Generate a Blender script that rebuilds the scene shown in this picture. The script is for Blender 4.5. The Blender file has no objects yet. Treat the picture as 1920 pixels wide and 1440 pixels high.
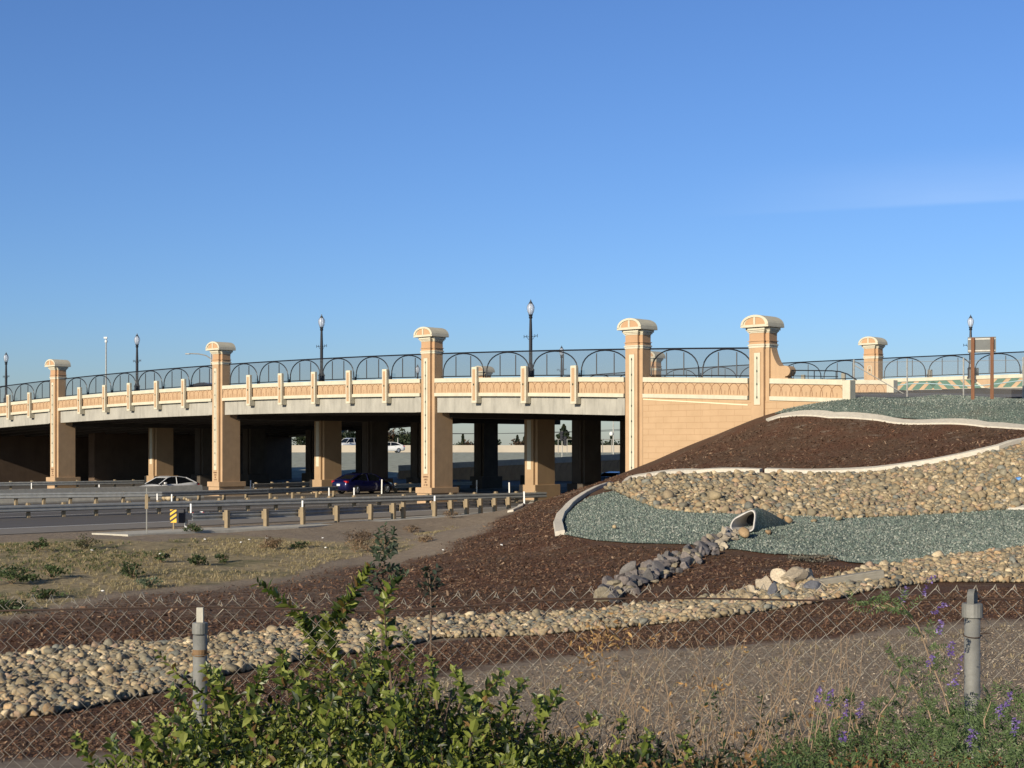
import bpy, math, random
import numpy as np
from mathutils import Vector, Matrix
from mathutils.geometry import delaunay_2d_cdt
PI = math.pi
rnd = random.Random(7)
rng = np.random.default_rng(11)
SC = bpy.context.scene
COL = SC.collection

# ------------------------------------------------------------------ camera, sky, sun, exposure
CAMZ, F, HY = 3.3, 2773.3, 838.0            # eye height above the freeway, focal length and horizon in photo pixels
cd = bpy.data.cameras.new('camera'); cam = bpy.data.objects.new('camera', cd); COL.objects.link(cam)
cd.lens = 52.0; cd.sensor_width = 36.0; cd.shift_y = (HY - 720) / 1920.0
cd.clip_start = 0.1; cd.clip_end = 6000
cam.location = (0, 0, CAMZ); cam.rotation_euler = (PI/2, 0, 0)
SC.camera = cam
SUN_L = Vector((0.594, 0.815, -0.34)).normalized()      # direction the light travels
SUN_EL = math.asin(-SUN_L.z); SUN_AZ = math.atan2(-SUN_L.x, -SUN_L.y)
sd = bpy.data.lights.new('sun', 'SUN'); sun = bpy.data.objects.new('sun', sd); COL.objects.link(sun)
sd.energy = 4.5; sd.angle = math.radians(0.5); sd.color = (1.0, 0.90, 0.74)
sun.rotation_euler = SUN_L.to_track_quat('-Z', 'Y').to_euler(); sun.location = (-20, -40, 30)
W = bpy.data.worlds.new('World'); SC.world = W; W.use_nodes = True
nt = W.node_tree; nt.nodes.clear()
def wn(t, **k):
    n = nt.nodes.new(t)
    for a, b in k.items(): setattr(n, a, b)
    return n
def wmath(op, a, b=None, clamp=False):
    n = wn('ShaderNodeMath', operation=op, use_clamp=clamp)
    for i, v in enumerate((a, b)):
        if v is None: continue
        if isinstance(v, (int, float)): n.inputs[i].default_value = v
        else: nt.links.new(v, n.inputs[i])
    return n.outputs[0]
def wsmooth(v, a, b):
    n = wn('ShaderNodeMapRange', interpolation_type='SMOOTHSTEP')
    nt.links.new(v, n.inputs[0]); n.inputs[1].default_value = a; n.inputs[2].default_value = b
    return n.outputs[0]
sky = wn('ShaderNodeTexSky', sky_type='NISHITA', sun_disc=False, sun_elevation=SUN_EL, sun_rotation=SUN_AZ,
         altitude=0, air_density=1.0, dust_density=0.35, ozone_density=3.0)
tc = wn('ShaderNodeTexCoord'); sx = wn('ShaderNodeSeparateXYZ'); nt.links.new(tc.outputs['Generated'], sx.inputs[0])
yy = wmath('MAXIMUM', sx.outputs[1], 0.05)
U = wmath('DIVIDE', sx.outputs[0], yy); V = wmath('DIVIDE', sx.outputs[2], yy)
nz = wn('ShaderNodeTexNoise'); nz.inputs['Scale'].default_value = 5; nz.inputs['Detail'].default_value = 5
mp = wn('ShaderNodeMapping'); mp.inputs['Scale'].default_value = (1.2, 1, 9); nt.links.new(tc.outputs['Generated'], mp.inputs[0]); nt.links.new(mp.outputs[0], nz.inputs[0])
e = wmath('SUBTRACT', V, wmath('ADD', 0.147, wmath('MULTIPLY', U, 0.052)))
m1 = wmath('MULTIPLY', wsmooth(e, 0.0, 0.004), wmath('SUBTRACT', 1.0, wsmooth(e, 0.004, 0.045)))
m2 = wmath('MULTIPLY', m1, wmath('MULTIPLY', wsmooth(U, 0.10, 0.32), wmath('SUBTRACT', 1.0, wsmooth(U, 0.5, 0.9))))
m3 = wmath('MULTIPLY', m2, wmath('ADD', 0.03, wmath('MULTIPLY', nz.outputs[0], 0.15)))
mixc = wn('ShaderNodeMix', data_type='RGBA')
hsv = wn('ShaderNodeHueSaturation'); hsv.inputs['Saturation'].default_value = 1.0
tint = wn('ShaderNodeMix', data_type='RGBA'); nt.links.new(wsmooth(V, -.01, .10), tint.inputs[0]); tint.inputs[6].default_value = (.74, .80, .98, 1); tint.inputs[7].default_value = (.67, .88, 1.28, 1)
tm = wn('ShaderNodeMix', data_type='RGBA', blend_type='MULTIPLY'); tm.inputs[0].default_value = 1.0; nt.links.new(sky.outputs[0], tm.inputs[6]); nt.links.new(tint.outputs[2], tm.inputs[7])
hi = wn('ShaderNodeMix', data_type='RGBA'); nt.links.new(wsmooth(sx.outputs[2], .31, .62), hi.inputs[0]); hi.inputs[6].default_value = (1, 1, 1, 1); hi.inputs[7].default_value = (.62, .52, .42, 1)   # upper sky out of view dimmed and warmed to cut blue fill light
tz = wn('ShaderNodeMix', data_type='RGBA', blend_type='MULTIPLY'); tz.inputs[0].default_value = 1.0; nt.links.new(tm.outputs[2], tz.inputs[6]); nt.links.new(hi.outputs[2], tz.inputs[7])
nt.links.new(tz.outputs[2], hsv.inputs['Color'])
nt.links.new(m3, mixc.inputs[0]); nt.links.new(hsv.outputs[0], mixc.inputs[6]); mixc.inputs[7].default_value = (9, 10, 11.5, 1)
bg = wn('ShaderNodeBackground'); bg.inputs[1].default_value = 0.086
nt.links.new(mixc.outputs[2], bg.inputs[0])
wo = wn('ShaderNodeOutputWorld'); nt.links.new(bg.outputs[0], wo.inputs[0])
SC.view_settings.view_transform = 'Standard'; SC.view_settings.look = 'None'
SC.view_settings.exposure = 0.25; SC.view_settings.gamma = 1.0
SC.render.engine = 'CYCLES'
SC.cycles.max_bounces = 5; SC.cycles.diffuse_bounces = 1; SC.cycles.transparent_max_bounces = 24

# ------------------------------------------------------------------ materials
def newmat(name):
    m = bpy.data.materials.new(name); m.use_nodes = True; m.node_tree.nodes.clear(); return m
class NT:
    def __init__(s, m): s.t = m.node_tree
    def n(s, ty, ins=None, **k):
        n = s.t.nodes.new(ty)
        for a, b in k.items(): setattr(n, a, b)
        for i, v in (ins or {}).items():
            if hasattr(v, 'is_linked') or isinstance(v, bpy.types.NodeSocket): s.t.links.new(v, n.inputs[i])
            else: n.inputs[i].default_value = v
        return n
    def noise(s, vec, scale, detail=4, rough=.55, w=None):
        return s.n('ShaderNodeTexNoise', {'Vector': vec, 'Scale': scale, 'Detail': detail, 'Roughness': rough}).outputs[0]
    def ramp(s, v, stops):
        r = s.n('ShaderNodeValToRGB', {0: v}); e = r.color_ramp.elements
        while len(e) < len(stops): e.new(.5)
        for el, (p, c) in zip(e, stops):
            el.position = p; el.color = (*c, 1) if len(c) == 3 else c
        return r.outputs[0]
    def rng(s, v, a, b, c=0., d=1.):
        return s.n('ShaderNodeMapRange', {0: v, 1: a, 2: b, 3: c, 4: d}).outputs[0]
    def mix(s, f, a, b, blend='MIX'):
        n = s.n('ShaderNodeMix', data_type='RGBA', blend_type=blend)
        for i, v in ((0, f), (6, a), (7, b)):
            if isinstance(v, bpy.types.NodeSocket): s.t.links.new(v, n.inputs[i])
            else: n.inputs[i].default_value = v if i == 0 else ((*v, 1) if len(v) == 3 else v)
        return n.outputs[2]
    def math(s, op, a, b=0.): return s.n('ShaderNodeMath', {0: a, 1: b}, operation=op).outputs[0]
    def bump(s, h, strength, dist):
        return s.n('ShaderNodeBump', {'Height': h, 'Strength': strength, 'Distance': dist}).outputs[0]
    def out(s, sh): s.t.links.new(sh, s.n('ShaderNodeOutputMaterial').inputs[0])
    def bsdf(s, col, rough=.8, normal=None, **k):
        ins = {'Base Color': col if isinstance(col, bpy.types.NodeSocket) else (*col, 1), 'Roughness': rough}
        ins.update(k)
        if normal is not None: ins['Normal'] = normal
        return s.n('ShaderNodeBsdfPrincipled', ins).outputs[0]
def mat(name, c, rough=.8, var=.12, scale=3., bump=.0, bscale=40., metal=0., dirt=0., c2=None, stretch=(1, 1, 1), spec=.5):
    m = newmat(name); t = NT(m)
    tc = t.n('ShaderNodeTexCoord').outputs['Object']
    v = t.n('ShaderNodeMapping', {'Vector': tc, 'Scale': stretch}).outputs[0]
    n1 = t.noise(v, scale, 6, .6)
    lo = tuple(x * (1 - var) for x in c); hi = tuple(min(1, x * (1 + var)) for x in c)
    if c2: lo = c2
    col = t.ramp(n1, [(.3, lo), (.7, hi)])
    if dirt:
        n2 = t.noise(t.n('ShaderNodeMapping', {'Vector': tc, 'Scale': (2.2, 2.2, .25)}).outputs[0], 2.0, 6, .65)
        col = t.mix(t.rng(n2, .5, .75, 0, dirt), col, tuple(x * .45 for x in c))
    nb = None
    if bump:
        nb = t.bump(t.noise(tc, bscale, 5, .6), bump, .01)
    t.out(t.bsdf(col, rough, nb, Metallic=metal, **{'Specular IOR Level': spec})); return m
M = {}
TAN = (.50, .33, .185); CREAM = (.62, .56, .41); DKT = (.50, .30, .16)
M['tan'] = mat('tan_stucco', TAN, .9, .09, 1.5, .25, 60, dirt=.20)
M['tan_neck'] = mat('orange_stucco', (.51, .31, .165), .9, .06, 1.5, .2, 60)
M['cream'] = mat('cream_paint', CREAM, .85, .08, 2., .15, 50, dirt=.22)
M['girder'] = mat('raw_concrete', (.40, .375, .31), .92, .16, 1.6, .25, 30, dirt=.5, stretch=(1, 1, .5))
M['soffit'] = mat('soffit_concrete', (.07, .06, .05), .95, .15, 1.0, .2, 30)  # darker than the girders: underside shade is put into the colour
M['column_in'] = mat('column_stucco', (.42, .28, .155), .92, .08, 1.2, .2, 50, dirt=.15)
M['column_dark'] = mat('shaded_column', (.10, .08, .06), .95, .2, 1.2, .2, 50, dirt=.3)  # darkened copy of the column stucco, under-deck shade put into the colour
M['abut'] = mat('dark_abutment', (.13, .085, .055), .95, .15, .8, .3, 20, dirt=.3)  # wall colour darkened to stand in for the shade of the deck
M['concrete'] = mat('pale_concrete', (.50, .46, .37), .9, .12, 4., .3, 60, dirt=.2)
M['kerb'] = mat('kerb_concrete', (.60, .54, .43), .9, .14, 7., .4, 70)
M['groove'] = mat('relief_groove', (.34, .20, .11), .95, .1, 3)
M['ink'] = mat('inscription_brown', (.10, .045, .025), .8)
M['bronze'] = mat('green_bronze', (.05, .07, .05), .6)
M['iron'] = mat('black_iron', (.012, .013, .016), .45, .1, 10)
M['galv'] = mat('galvanised_steel', (.40, .385, .335), .5, .18, 8., .1, 80, metal=.35, dirt=.2)
M['rail'] = mat('guardrail_steel', (.36, .36, .34), .5, .15, 4., .05, 30, metal=.4, dirt=.25)
M['rust'] = mat('rusty_wire', (.05, .028, .018), .85, .3, 20)
M['postgalv'] = mat('weathered_post_steel', (.22, .215, .19), .6, .25, 9., .15, 80, metal=.2, dirt=.5)
M['wire'] = mat('fence_wire', (.38, .34, .27), .55, .25, 14., metal=.3)
M['wood'] = mat('post_timber', (.29, .22, .13), .9, .25, 5., .3, 60, stretch=(5, 5, .6))
M['signwood'] = mat('brown_sign_timber', (.19, .085, .04), .85, .25, 5., .3, 60, stretch=(5, 5, .5))
M['signback'] = mat('sign_back_metal', (.14, .145, .135), .6, .1, 3)
M['white'] = mat('white_plastic', (.80, .78, .72), .6, .05)
M['yellow'] = mat('marker_yellow', (.85, .48, .03), .6, .05)
M['black'] = mat('marker_black', (.015, .015, .02), .6, .05)
M['green_tile'] = mat('green_mosaic', (.07, .16, .11), .7, .15, 20)
M['blue_line'] = mat('pale_blue_line', (.42, .58, .62), .7, .05)
M['road_white'] = mat('road_paint', (.74, .72, .66), .8, .15, 9)
M['pebble_base'] = mat('stone_bed', (.16, .13, .09), .95, .3, 9., .5, 40)
M['roof_tile'] = mat('far_roof', (.22, .12, .08), .9)
M['leafdry'] = mat('dry_leaf', (.42, .22, .08), .8, .4, 20)
M['twig'] = mat('dry_twig', (.30, .21, .13), .9, .3, 20)
M['bark'] = mat('shrub_bark', (.12, .08, .05), .9, .3, 20, .4, 60)
def screen_mat():
    m = newmat('fine_wire_screen'); t = NT(m)
    tr = t.n('ShaderNodeBsdfTransparent').outputs[0]
    d = t.n('ShaderNodeBsdfDiffuse', {'Color': (.10, .105, .11, 1)}).outputs[0]
    t.out(t.n('ShaderNodeMixShader', {0: .38, 1: tr, 2: d}).outputs[0]); return m
M['screen'] = screen_mat()
def linkscreen():
    m = newmat('thin_chain_link'); t = NT(m)
    tr = t.n('ShaderNodeBsdfTransparent').outputs[0]
    d = t.n('ShaderNodeBsdfDiffuse', {'Color': (.4, .4, .38, 1)}).outputs[0]
    t.out(t.n('ShaderNodeMixShader', {0: .10, 1: tr, 2: d}).outputs[0]); return m
M['linkscreen'] = linkscreen()
def block_mat():
    m = newmat('tan_block_wall'); t = NT(m)
    tc = t.n('ShaderNodeTexCoord').outputs['Object']
    sp = t.n('ShaderNodeSeparateXYZ', {0: tc})
    cv = t.n('ShaderNodeCombineXYZ', {0: t.math('ADD', sp.outputs[0], sp.outputs[1]), 1: sp.outputs[2]}).outputs[0]
    br = t.n('ShaderNodeTexBrick', {'Vector': cv, 'Color1': (1, 1, 1, 1), 'Color2': (.9, .9, .9, 1), 'Mortar': (0, 0, 0, 1), 'Scale': 1.,
             'Mortar Size': .014, 'Mortar Smooth': .3, 'Brick Width': .95, 'Row Height': .30})
    n1 = t.noise(tc, 1.2, 6, .6)
    col = t.ramp(n1, [(.3, (.47, .31, .17)), (.7, (.53, .355, .20))])
    col = t.mix(t.math('MULTIPLY', br.outputs['Fac'], .55), col, (.38, .22, .11))
    h = t.math('SUBTRACT', t.math('MULTIPLY', t.noise(tc, 40, 4), .2), br.outputs['Fac'])
    t.out(t.bsdf(col, .92, t.bump(h, .5, .015))); return m
M['block'] = block_mat()
def asphalt_mat():
    m = newmat('asphalt'); t = NT(m)
    tc = t.n('ShaderNodeTexCoord').outputs['Object']
    rt = t.n('ShaderNodeMapping', {'Vector': tc, 'Rotation': (0, 0, -math.atan2(.7257, .688))}).outputs[0]
    n1 = t.noise(t.n('ShaderNodeMapping', {'Vector': rt, 'Scale': (.03, .9, 1)}).outputs[0], 1.0, 5, .6); n2 = t.noise(tc, 30, 4, .7)
    col = t.ramp(n1, [(.3, (.095, .082, .068)), (.7, (.145, .125, .102))])
    col = t.mix(.25, col, t.ramp(n2, [(.3, (.02, .02, .02)), (.7, (.14, .13, .12))]))
    t.out(t.bsdf(col, .85, t.bump(n2, .4, .01))); return m
M['asphalt'] = asphalt_mat()
M['shoulder'] = mat('shoulder_asphalt', (.23, .20, .16), .9, .15, 3., .3, 60)
def attr_mat(name, rough=.75, transl=0., spec=.5, var=.0, bumps=0., coat=0.):
    m = newmat(name); t = NT(m)
    a = t.n('ShaderNodeAttribute', attribute_name='col').outputs['Color']
    tc = t.n('ShaderNodeTexCoord').outputs['Object']
    if var:
        n1 = t.noise(tc, 25, 4, .6)
        a = t.mix(1.0, a, t.ramp(n1, [(.3, (1 - var,) * 3), (.7, (1 + var,) * 3)]), 'MULTIPLY')
    nb = t.bump(t.noise(tc, 45, 4, .6), bumps, .01) if bumps else None
    sh = t.bsdf(a, rough, nb, **{'Specular IOR Level': spec})
    if transl:
        tl = t.n('ShaderNodeBsdfTranslucent', {'Color': t.mix(1., a, (1.2, 1.5, .5), 'MULTIPLY')}).outputs[0]
        sh = t.n('ShaderNodeMixShader', {0: transl, 1: sh, 2: tl}).outputs[0]
    t.out(sh); return m
M['stone'] = attr_mat('cobble_stone', .8, var=.25, bumps=.3)
M['leaf'] = attr_mat('glossy_leaf', .42, .28, .45)
M['leafsoft'] = attr_mat('soft_leaf', .6, .25, .3)
M['straw'] = attr_mat('dry_straw', .8, .2, .2)
M['chip'] = attr_mat('bark_chip', .9, 0, .2)
def paint(name, c, rough=.25, metal=.0, coat=.6):
    m = newmat(name); t = NT(m)
    t.out(t.bsdf(c, rough, None, Metallic=metal, **{'Coat Weight': coat, 'Coat Roughness': .05})); return m
M['carwhite'] = paint('white_car_paint', (.78, .77, .74)); M['carblue'] = paint('navy_car_paint', (.006, .007, .055), .3, .3)
M['carsilver'] = paint('pale_blue_car_paint', (.12, .22, .42), .3, .3); M['cardark'] = paint('charcoal_car_paint', (.03, .03, .035))
M['carglass'] = paint('car_glass', (.008, .01, .012), .05, 0, .3); M['tyre'] = mat('tyre_rubber', (.015, .015, .015), .9)
M['rim'] = paint('alloy_rim', (.5, .5, .5), .3, .8, 0); M['lens'] = paint('headlight_lens', (.5, .52, .55), .1); M['tail'] = paint('tail_light_red', (.5, .02, .02), .15)
M['plate'] = paint('licence_plate', (.75, .76, .78), .4, 0, 0)
def globe_mat():
    m = newmat('frosted_globe'); t = NT(m)
    g = t.bsdf((.75, .77, .80), .12, None, **{'Transmission Weight': .0})
    tr = t.n('ShaderNodeBsdfTransparent', {'Color': (.9, .93, .96, 1)}).outputs[0]
    t.out(t.n('ShaderNodeMixShader', {0: .5, 1: tr, 2: g}).outputs[0]); return m
M['globe'] = globe_mat()
def ground_mat():
    m = newmat('ground_soil'); t = NT(m)
    tc = t.n('ShaderNodeTexCoord').outputs['Object']
    at = t.n('ShaderNodeAttribute', attribute_name='mask').outputs['Color']
    sp = t.n('ShaderNodeSeparateColor', {0: at})
    nb = t.noise(tc, .55, 6, .65); nm = t.noise(tc, 4, 6, .7); nf = t.noise(tc, 22, 6, .75)
    dist = t.n('ShaderNodeMix', {}, data_type='RGBA', blend_type='MIX')
    dirt = t.ramp(nm, [(.25, (.23, .18, .125)), (.55, (.35, .275, .195)), (.8, (.46, .375, .275))])
    dirt = t.mix(t.rng(nf, .35, .7, 0, .45), dirt, (.19, .145, .10))
    mul = t.ramp(nf, [(.3, (.035, .020, .012)), (.5, (.125, .076, .048)), (.66, (.18, .115, .073)), (.78, (.28, .19, .125))])
    mulr = t.ramp(nf, [(.3, (.042, .018, .010)), (.5, (.135, .067, .040)), (.66, (.20, .105, .063)), (.78, (.27, .17, .105))])
    mul = t.mix(t.rng(nb, .42, .62), mul, mulr)
    gr = t.ramp(nm, [(.3, (.22, .17, .095)), (.5, (.37, .29, .165)), (.75, (.50, .40, .235))])
    gr = t.mix(t.rng(nb, .5, .62, 0, .6), gr, (.085, .10, .04))
    fM = t.rng(t.math('ADD', sp.outputs[0], t.math('MULTIPLY', t.math('SUBTRACT', nm, .5), 1.5)), .28, .72)
    fG = t.rng(t.math('ADD', sp.outputs[1], t.math('MULTIPLY', t.math('SUBTRACT', nm, .5), 1.2)), .35, .65)
    # thin bare patches in the mulch
    bare = t.rng(t.noise(t.n('ShaderNodeMapping', {'Vector': tc, 'Scale': (1, 1.6, 1)}).outputs[0], 1.1, 7, .7), .57, .68, 0, .75)
    c = t.mix(fG, dirt, gr); c = t.mix(fM, c, t.mix(bare, mul, (.28, .22, .16)))
    c = t.mix(t.math('MULTIPLY', sp.outputs[2], .9), c, (.10, .085, .065))
    h = t.math('ADD', t.math('MULTIPLY', nf, .7), t.math('MULTIPLY', nm, 1.2))
    t.out(t.bsdf(c, .95, t.bump(h, .9, .06), **{'Specular IOR Level': .15})); return m
M['ground'] = ground_mat()
def gravel_mat():
    m = newmat('green_gravel_bed'); t = NT(m)
    tc = t.n('ShaderNodeTexCoord').outputs['Object']
    vo = t.n('ShaderNodeTexVoronoi', {'Vector': tc, 'Scale': 22.})
    sp = t.n('ShaderNodeSeparateColor', {0: vo.outputs['Color']})
    col = t.ramp(sp.outputs[0], [(.0, (.07, .10, .08)), (.35, (.14, .19, .15)), (.7, (.19, .24, .19)), (.93, (.26, .30, .235)), (1, (.40, .41, .33))])
    nb = t.noise(tc, .8, 5, .6)
    col = t.mix(t.rng(nb, .5, .75, 0, .7), col, (.20, .18, .13))
    t.out(t.bsdf(col, .85, t.bump(vo.outputs['Distance'], 1.0, .05))); return m
M['gravel'] = gravel_mat()

# ------------------------------------------------------------------ mesh helpers
class MB:
    def __init__(s): s.v = []; s.f = []; s.m = []; s.mi = 0
    def add(s, vs, fs):
        o = len(s.v); s.v += [tuple(v) for v in vs]; s.f += [tuple(i + o for i in f) for f in fs]; s.m += [s.mi] * len(fs); return s
    def box(s, x0, x1, y0, y1, z0, z1, ch=0.):
        if ch <= 0:
            return s.add([(x0, y0, z0), (x1, y0, z0), (x1, y1, z0), (x0, y1, z0), (x0, y0, z1), (x1, y0, z1), (x1, y1, z1), (x0, y1, z1)],
                         [(0, 3, 2, 1), (4, 5, 6, 7), (0, 1, 5, 4), (1, 2, 6, 5), (2, 3, 7, 6), (3, 0, 4, 7)])
        pl = [(x0 + ch, y0), (x1 - ch, y0), (x1, y0 + ch), (x1, y1 - ch), (x1 - ch, y1), (x0 + ch, y1), (x0, y1 - ch), (x0, y0 + ch)]
        cx, cy = (x0 + x1) / 2, (y0 + y1) / 2
        def ins(p): return (p[0] + (ch if p[0] < cx else -ch) * .7, p[1] + (ch if p[1] < cy else -ch) * .7)
        rings = [[(*ins(p), z0) for p in pl], [(*p, z0 + ch) for p in pl], [(*p, z1 - ch) for p in pl], [(*ins(p), z1) for p in pl]]
        return s.loft(rings, True)
    def loft(s, rings, cap=True, closed=True):
        n = len(rings[0]); vs = [p for r in rings for p in r]; fs = []
        for k in range(len(rings) - 1):
            for i in range(n if closed else n - 1):
                j = (i + 1) % n; fs.append((k * n + i, k * n + j, (k + 1) * n + j, (k + 1) * n + i))
        if cap: fs += [tuple(range(n))[::-1], tuple(range((len(rings) - 1) * n, len(rings) * n))]
        return s.add(vs, fs)
    def prism(s, prof, a0, a1, axis='y'):
        def P(p, a): return {'y': (p[0], a, p[1]), 'x': (a, p[0], p[1]), 'z': (p[0], p[1], a)}[axis]
        return s.loft([[P(p, a0) for p in prof], [P(p, a1) for p in prof]], True)
    def tube(s, pts, r, n=6, cap=True, r2=None):
        pts = [Vector(p) for p in pts]; rings = []; prev = None
        for i, p in enumerate(pts):
            d = (pts[min(i + 1, len(pts) - 1)] - pts[max(i - 1, 0)]).normalized()
            a = d.cross(Vector((0, 0, 1)))
            if a.length < .2: a = d.cross(Vector((0, 1, 0)))
            a.normalize(); b = d.cross(a)
            rr = r if r2 is None else r + (r2 - r) * i / (len(pts) - 1)
            rings.append([p + (a * math.cos(2 * PI * k / n) + b * math.sin(2 * PI * k / n)) * rr for k in range(n)])
        return s.loft(rings, cap)
    def lathe(s, prof, n=16, c=(0, 0, 0)):
        rings = [[(c[0] + r * math.cos(2 * PI * k / n), c[1] + r * math.sin(2 * PI * k / n), c[2] + z) for k in range(n)] for r, z in prof]
        return s.loft(rings, True)
    def build(s, name, mats, parent=None, smooth=False, loc=None):
        me = bpy.data.meshes.new(name); me.from_pydata(s.v, [], s.f)
        mats = mats if isinstance(mats, (list, tuple)) else [mats]
        for m in mats: me.materials.append(m)
        if len(mats) > 1: me.polygons.foreach_set('material_index', s.m)
        if smooth: me.polygons.foreach_set('use_smooth', [True] * len(s.f))
        me.update()
        o = bpy.data.objects.new(name, me); COL.objects.link(o)
        if parent is not None: o.parent = parent
        if loc is not None: o.location = loc
        return o
def npmesh(name, V, Fc, mats, parent=None, col=None, smooth=True, attr='col'):
    """V (n,3); Fc (m,k) faces of equal size; col (n,3) per vertex"""
    me = bpy.data.meshes.new(name); V = np.asarray(V, dtype=np.float32); Fc = np.asarray(Fc, dtype=np.int32)
    k = Fc.shape[1]; me.vertices.add(len(V)); me.vertices.foreach_set('co', V.ravel())
    me.loops.add(Fc.size); me.loops.foreach_set('vertex_index', Fc.ravel())
    me.polygons.add(len(Fc)); me.polygons.foreach_set('loop_start', np.arange(0, Fc.size, k, dtype=np.int32))
    me.polygons.foreach_set('loop_total', np.full(len(Fc), k, dtype=np.int32))
    me.polygons.foreach_set('use_smooth', np.full(len(Fc), smooth, dtype=bool))
    me.update(calc_edges=True); me.validate()
    if col is not None:
        a = me.color_attributes.new(attr, 'FLOAT_COLOR', 'POINT')
        c4 = np.ones((len(V), 4), dtype=np.float32); c4[:, :3] = col; a.data.foreach_set('color', c4.ravel())
    for m in (mats if isinstance(mats, (list, tuple)) else [mats]): me.materials.append(m)
    o = bpy.data.objects.new(name, me); COL.objects.link(o)
    if parent is not None: o.parent = parent
    return o
def empty(name, loc=(0, 0, 0), rz=0.):
    o = bpy.data.objects.new(name, None); COL.objects.link(o); o.location = loc; o.rotation_euler = (0, 0, rz); o.empty_display_size = .3
    return o
def tag(o, label=None, cat=None, group=None, kind=None):
    if label: o['label'] = label
    if cat: o['category'] = cat
    if group: o['group'] = group
    if kind: o['kind'] = kind
    return o
def copy_tree(o, parent=None):
    c = o.copy(); COL.objects.link(c); c.parent = parent
    for ch in [x for x in KIDS.get(o.name, [])] or list(o.children): copy_tree(ch, c)
    return c
KIDS = {}

# ------------------------------------------------------------------ frames of reference
Rv = np.array([.688, .7257]); Bv = np.array([-.7257, .688])   # along the freeway / along the bridge
P0 = np.array([11.7, 70.0]); UU = 3.66
ROT = math.atan2(-Bv[1], -Bv[0])
_SE = [0, 1.04, 2.07, 3.13, 4.11, 5.14, 6.24, 7.20, 8.11, 9.03, 9.95, 10.87, 11.9, 12.92, 13.84, 14.80, 15.71, 16.67, 17.76, 18.74, 19.66, 20.6, 21.6, 22.6, 23.7]
def TS(s): return float(np.interp(s, range(25), _SE)) * UU      # surveyed positions of the ribs and pillars along the bridge
T2, T6, T12, T18, T24 = [TS(q) for q in (2, 6, 12, 18, 24)]
def TR(t, r): p = P0 + t * Bv + r * Rv; return float(p[0]), float(p[1])
def px(x, y, Y): return Vector(((x - 960) / F * Y, Y, CAMZ + (HY - y) / F * Y))
def pz(x, y, z=0.):                                    # where the sight line through a photo point meets level z
    Y = (CAMZ - z) * F / (y - HY); return Vector(((x - 960) / F * Y, Y, z))
def toTR(X, Y):
    return (X - P0[0]) * Bv[0] + (Y - P0[1]) * Bv[1], (X - P0[0]) * Rv[0] + (Y - P0[1]) * Rv[1]
def zc(t):                                             # top of the near parapet coping
    s = t / UU
    if s < -1.4: return float(7.43 - .00715 * 12.5 ** 2)
    if s > 26: return float(7.43 - .00715 * 14.9 ** 2 - min(s - 26, 14) * .17)
    return float(7.43 - .00715 * (s - 11.1) ** 2)
def zfar(t): return 8.1 - .00045 * max(0, t - 16) ** 2 if t > -5 else 8.1        # top of the far parapet coping
def cf(t): return min(.040, (zfar(t) - zc(t)) / 35.2)
def zdeck(t, r): return zc(t) - 1.0 + cf(t) * r

# ------------------------------------------------------------------ terrain
cps = []
for x, y, Y in [(0,1440,15.5),(500,1440,15),(1000,1440,14),(1500,1440,13),(1920,1440,12.5),(0,1350,20),(0,1235,26),(540,1240,24.5),(550,1185,29),
        (1000,1192,28.5),(1000,1152,32),(1300,1165,28),(1300,1130,32),(1640,1105,31),(1600,1075,34),(1920,1092,32),(1920,1032,36.5),
        (1390,990,43),(1150,1120,33),(1380,1030,40),(1080,1010,44),(1045,960,52),(1500,970,47),(1920,965,46),(1150,905,57),(1300,888,60),(1560,889,57),
        (1740,870,55),(1920,829,54),(1700,1052,38),(1480,783,66.5),(1700,789,63.5),(1920,803,60.5),(1300,842,68),(1420,800,67),(1900,751,71),(1700,744,75),
        (900,1000,60),(1000,955,66),(1000,1050,42),(700,1050,46),(500,1050,45),(0,1050,44),(400,1130,33.5),(200,1010,53.5),(700,985,62.5),(1600,930,51),(1850,900,50)]:
    p = px(x, y, Y); cps.append((p.x, p.y, p.z))
for t, r, z in [(7.3, -.1, 2.0), (3.6, -.1, 3.4), (0, -.1, 4.7), (-5, -.1, 5.5), (-12, 0, 5.0), (-2.6, 9.3, 5.75), (-9, 9.3, 5.5), (-16, 9.3, 5.2), (-2.6, 4.5, 5.45), (-6, 3, 5.35), (-30, 9, 4.3), (-30, -10, 2.2), (10.6, -.5, .3),
                (12, -14, -.05), (12, -25, -.08), (12, -40, -.1), (12, -60, -.1), (7.3, 10, 1.2), (-5, 10, 5.8)]:
    X, Y = TR(t, r); cps.append((X, Y, z))
cps += [(0, -6, 1.9), (-20, -6, 1.7), (20, -6, 1.8), (0, 5.75, 1.38), (-6, 5.8, 1.25), (6, 5.6, 1.45), (-20, 12, .5), (20, 12, 1.2), (-40, 25, -.2), (-60, 20, 0), (40, 30, 1.6), (45, 50, 3.0), (60, 10, 1.8), (-25, 22, -.4), (18, 25, .6), (0, 10, .95)]
cps = np.array(cps)
def _U(r2): return .5 * r2 * np.log(r2 + 1e-9)
def _fit():
    n = len(cps); P = cps[:, :2] / 20.
    K = _U(((P[:, None] - P[None]) ** 2).sum(-1)) + np.eye(n) * .004
    A = np.zeros((n + 3, n + 3)); A[:n, :n] = K; A[:n, n] = 1; A[:n, n+1:] = P; A[n, :n] = 1; A[n+1:, :n] = P.T
    return np.linalg.solve(A, np.concatenate([cps[:, 2], np.zeros(3)]))
WT = _fit()
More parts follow.
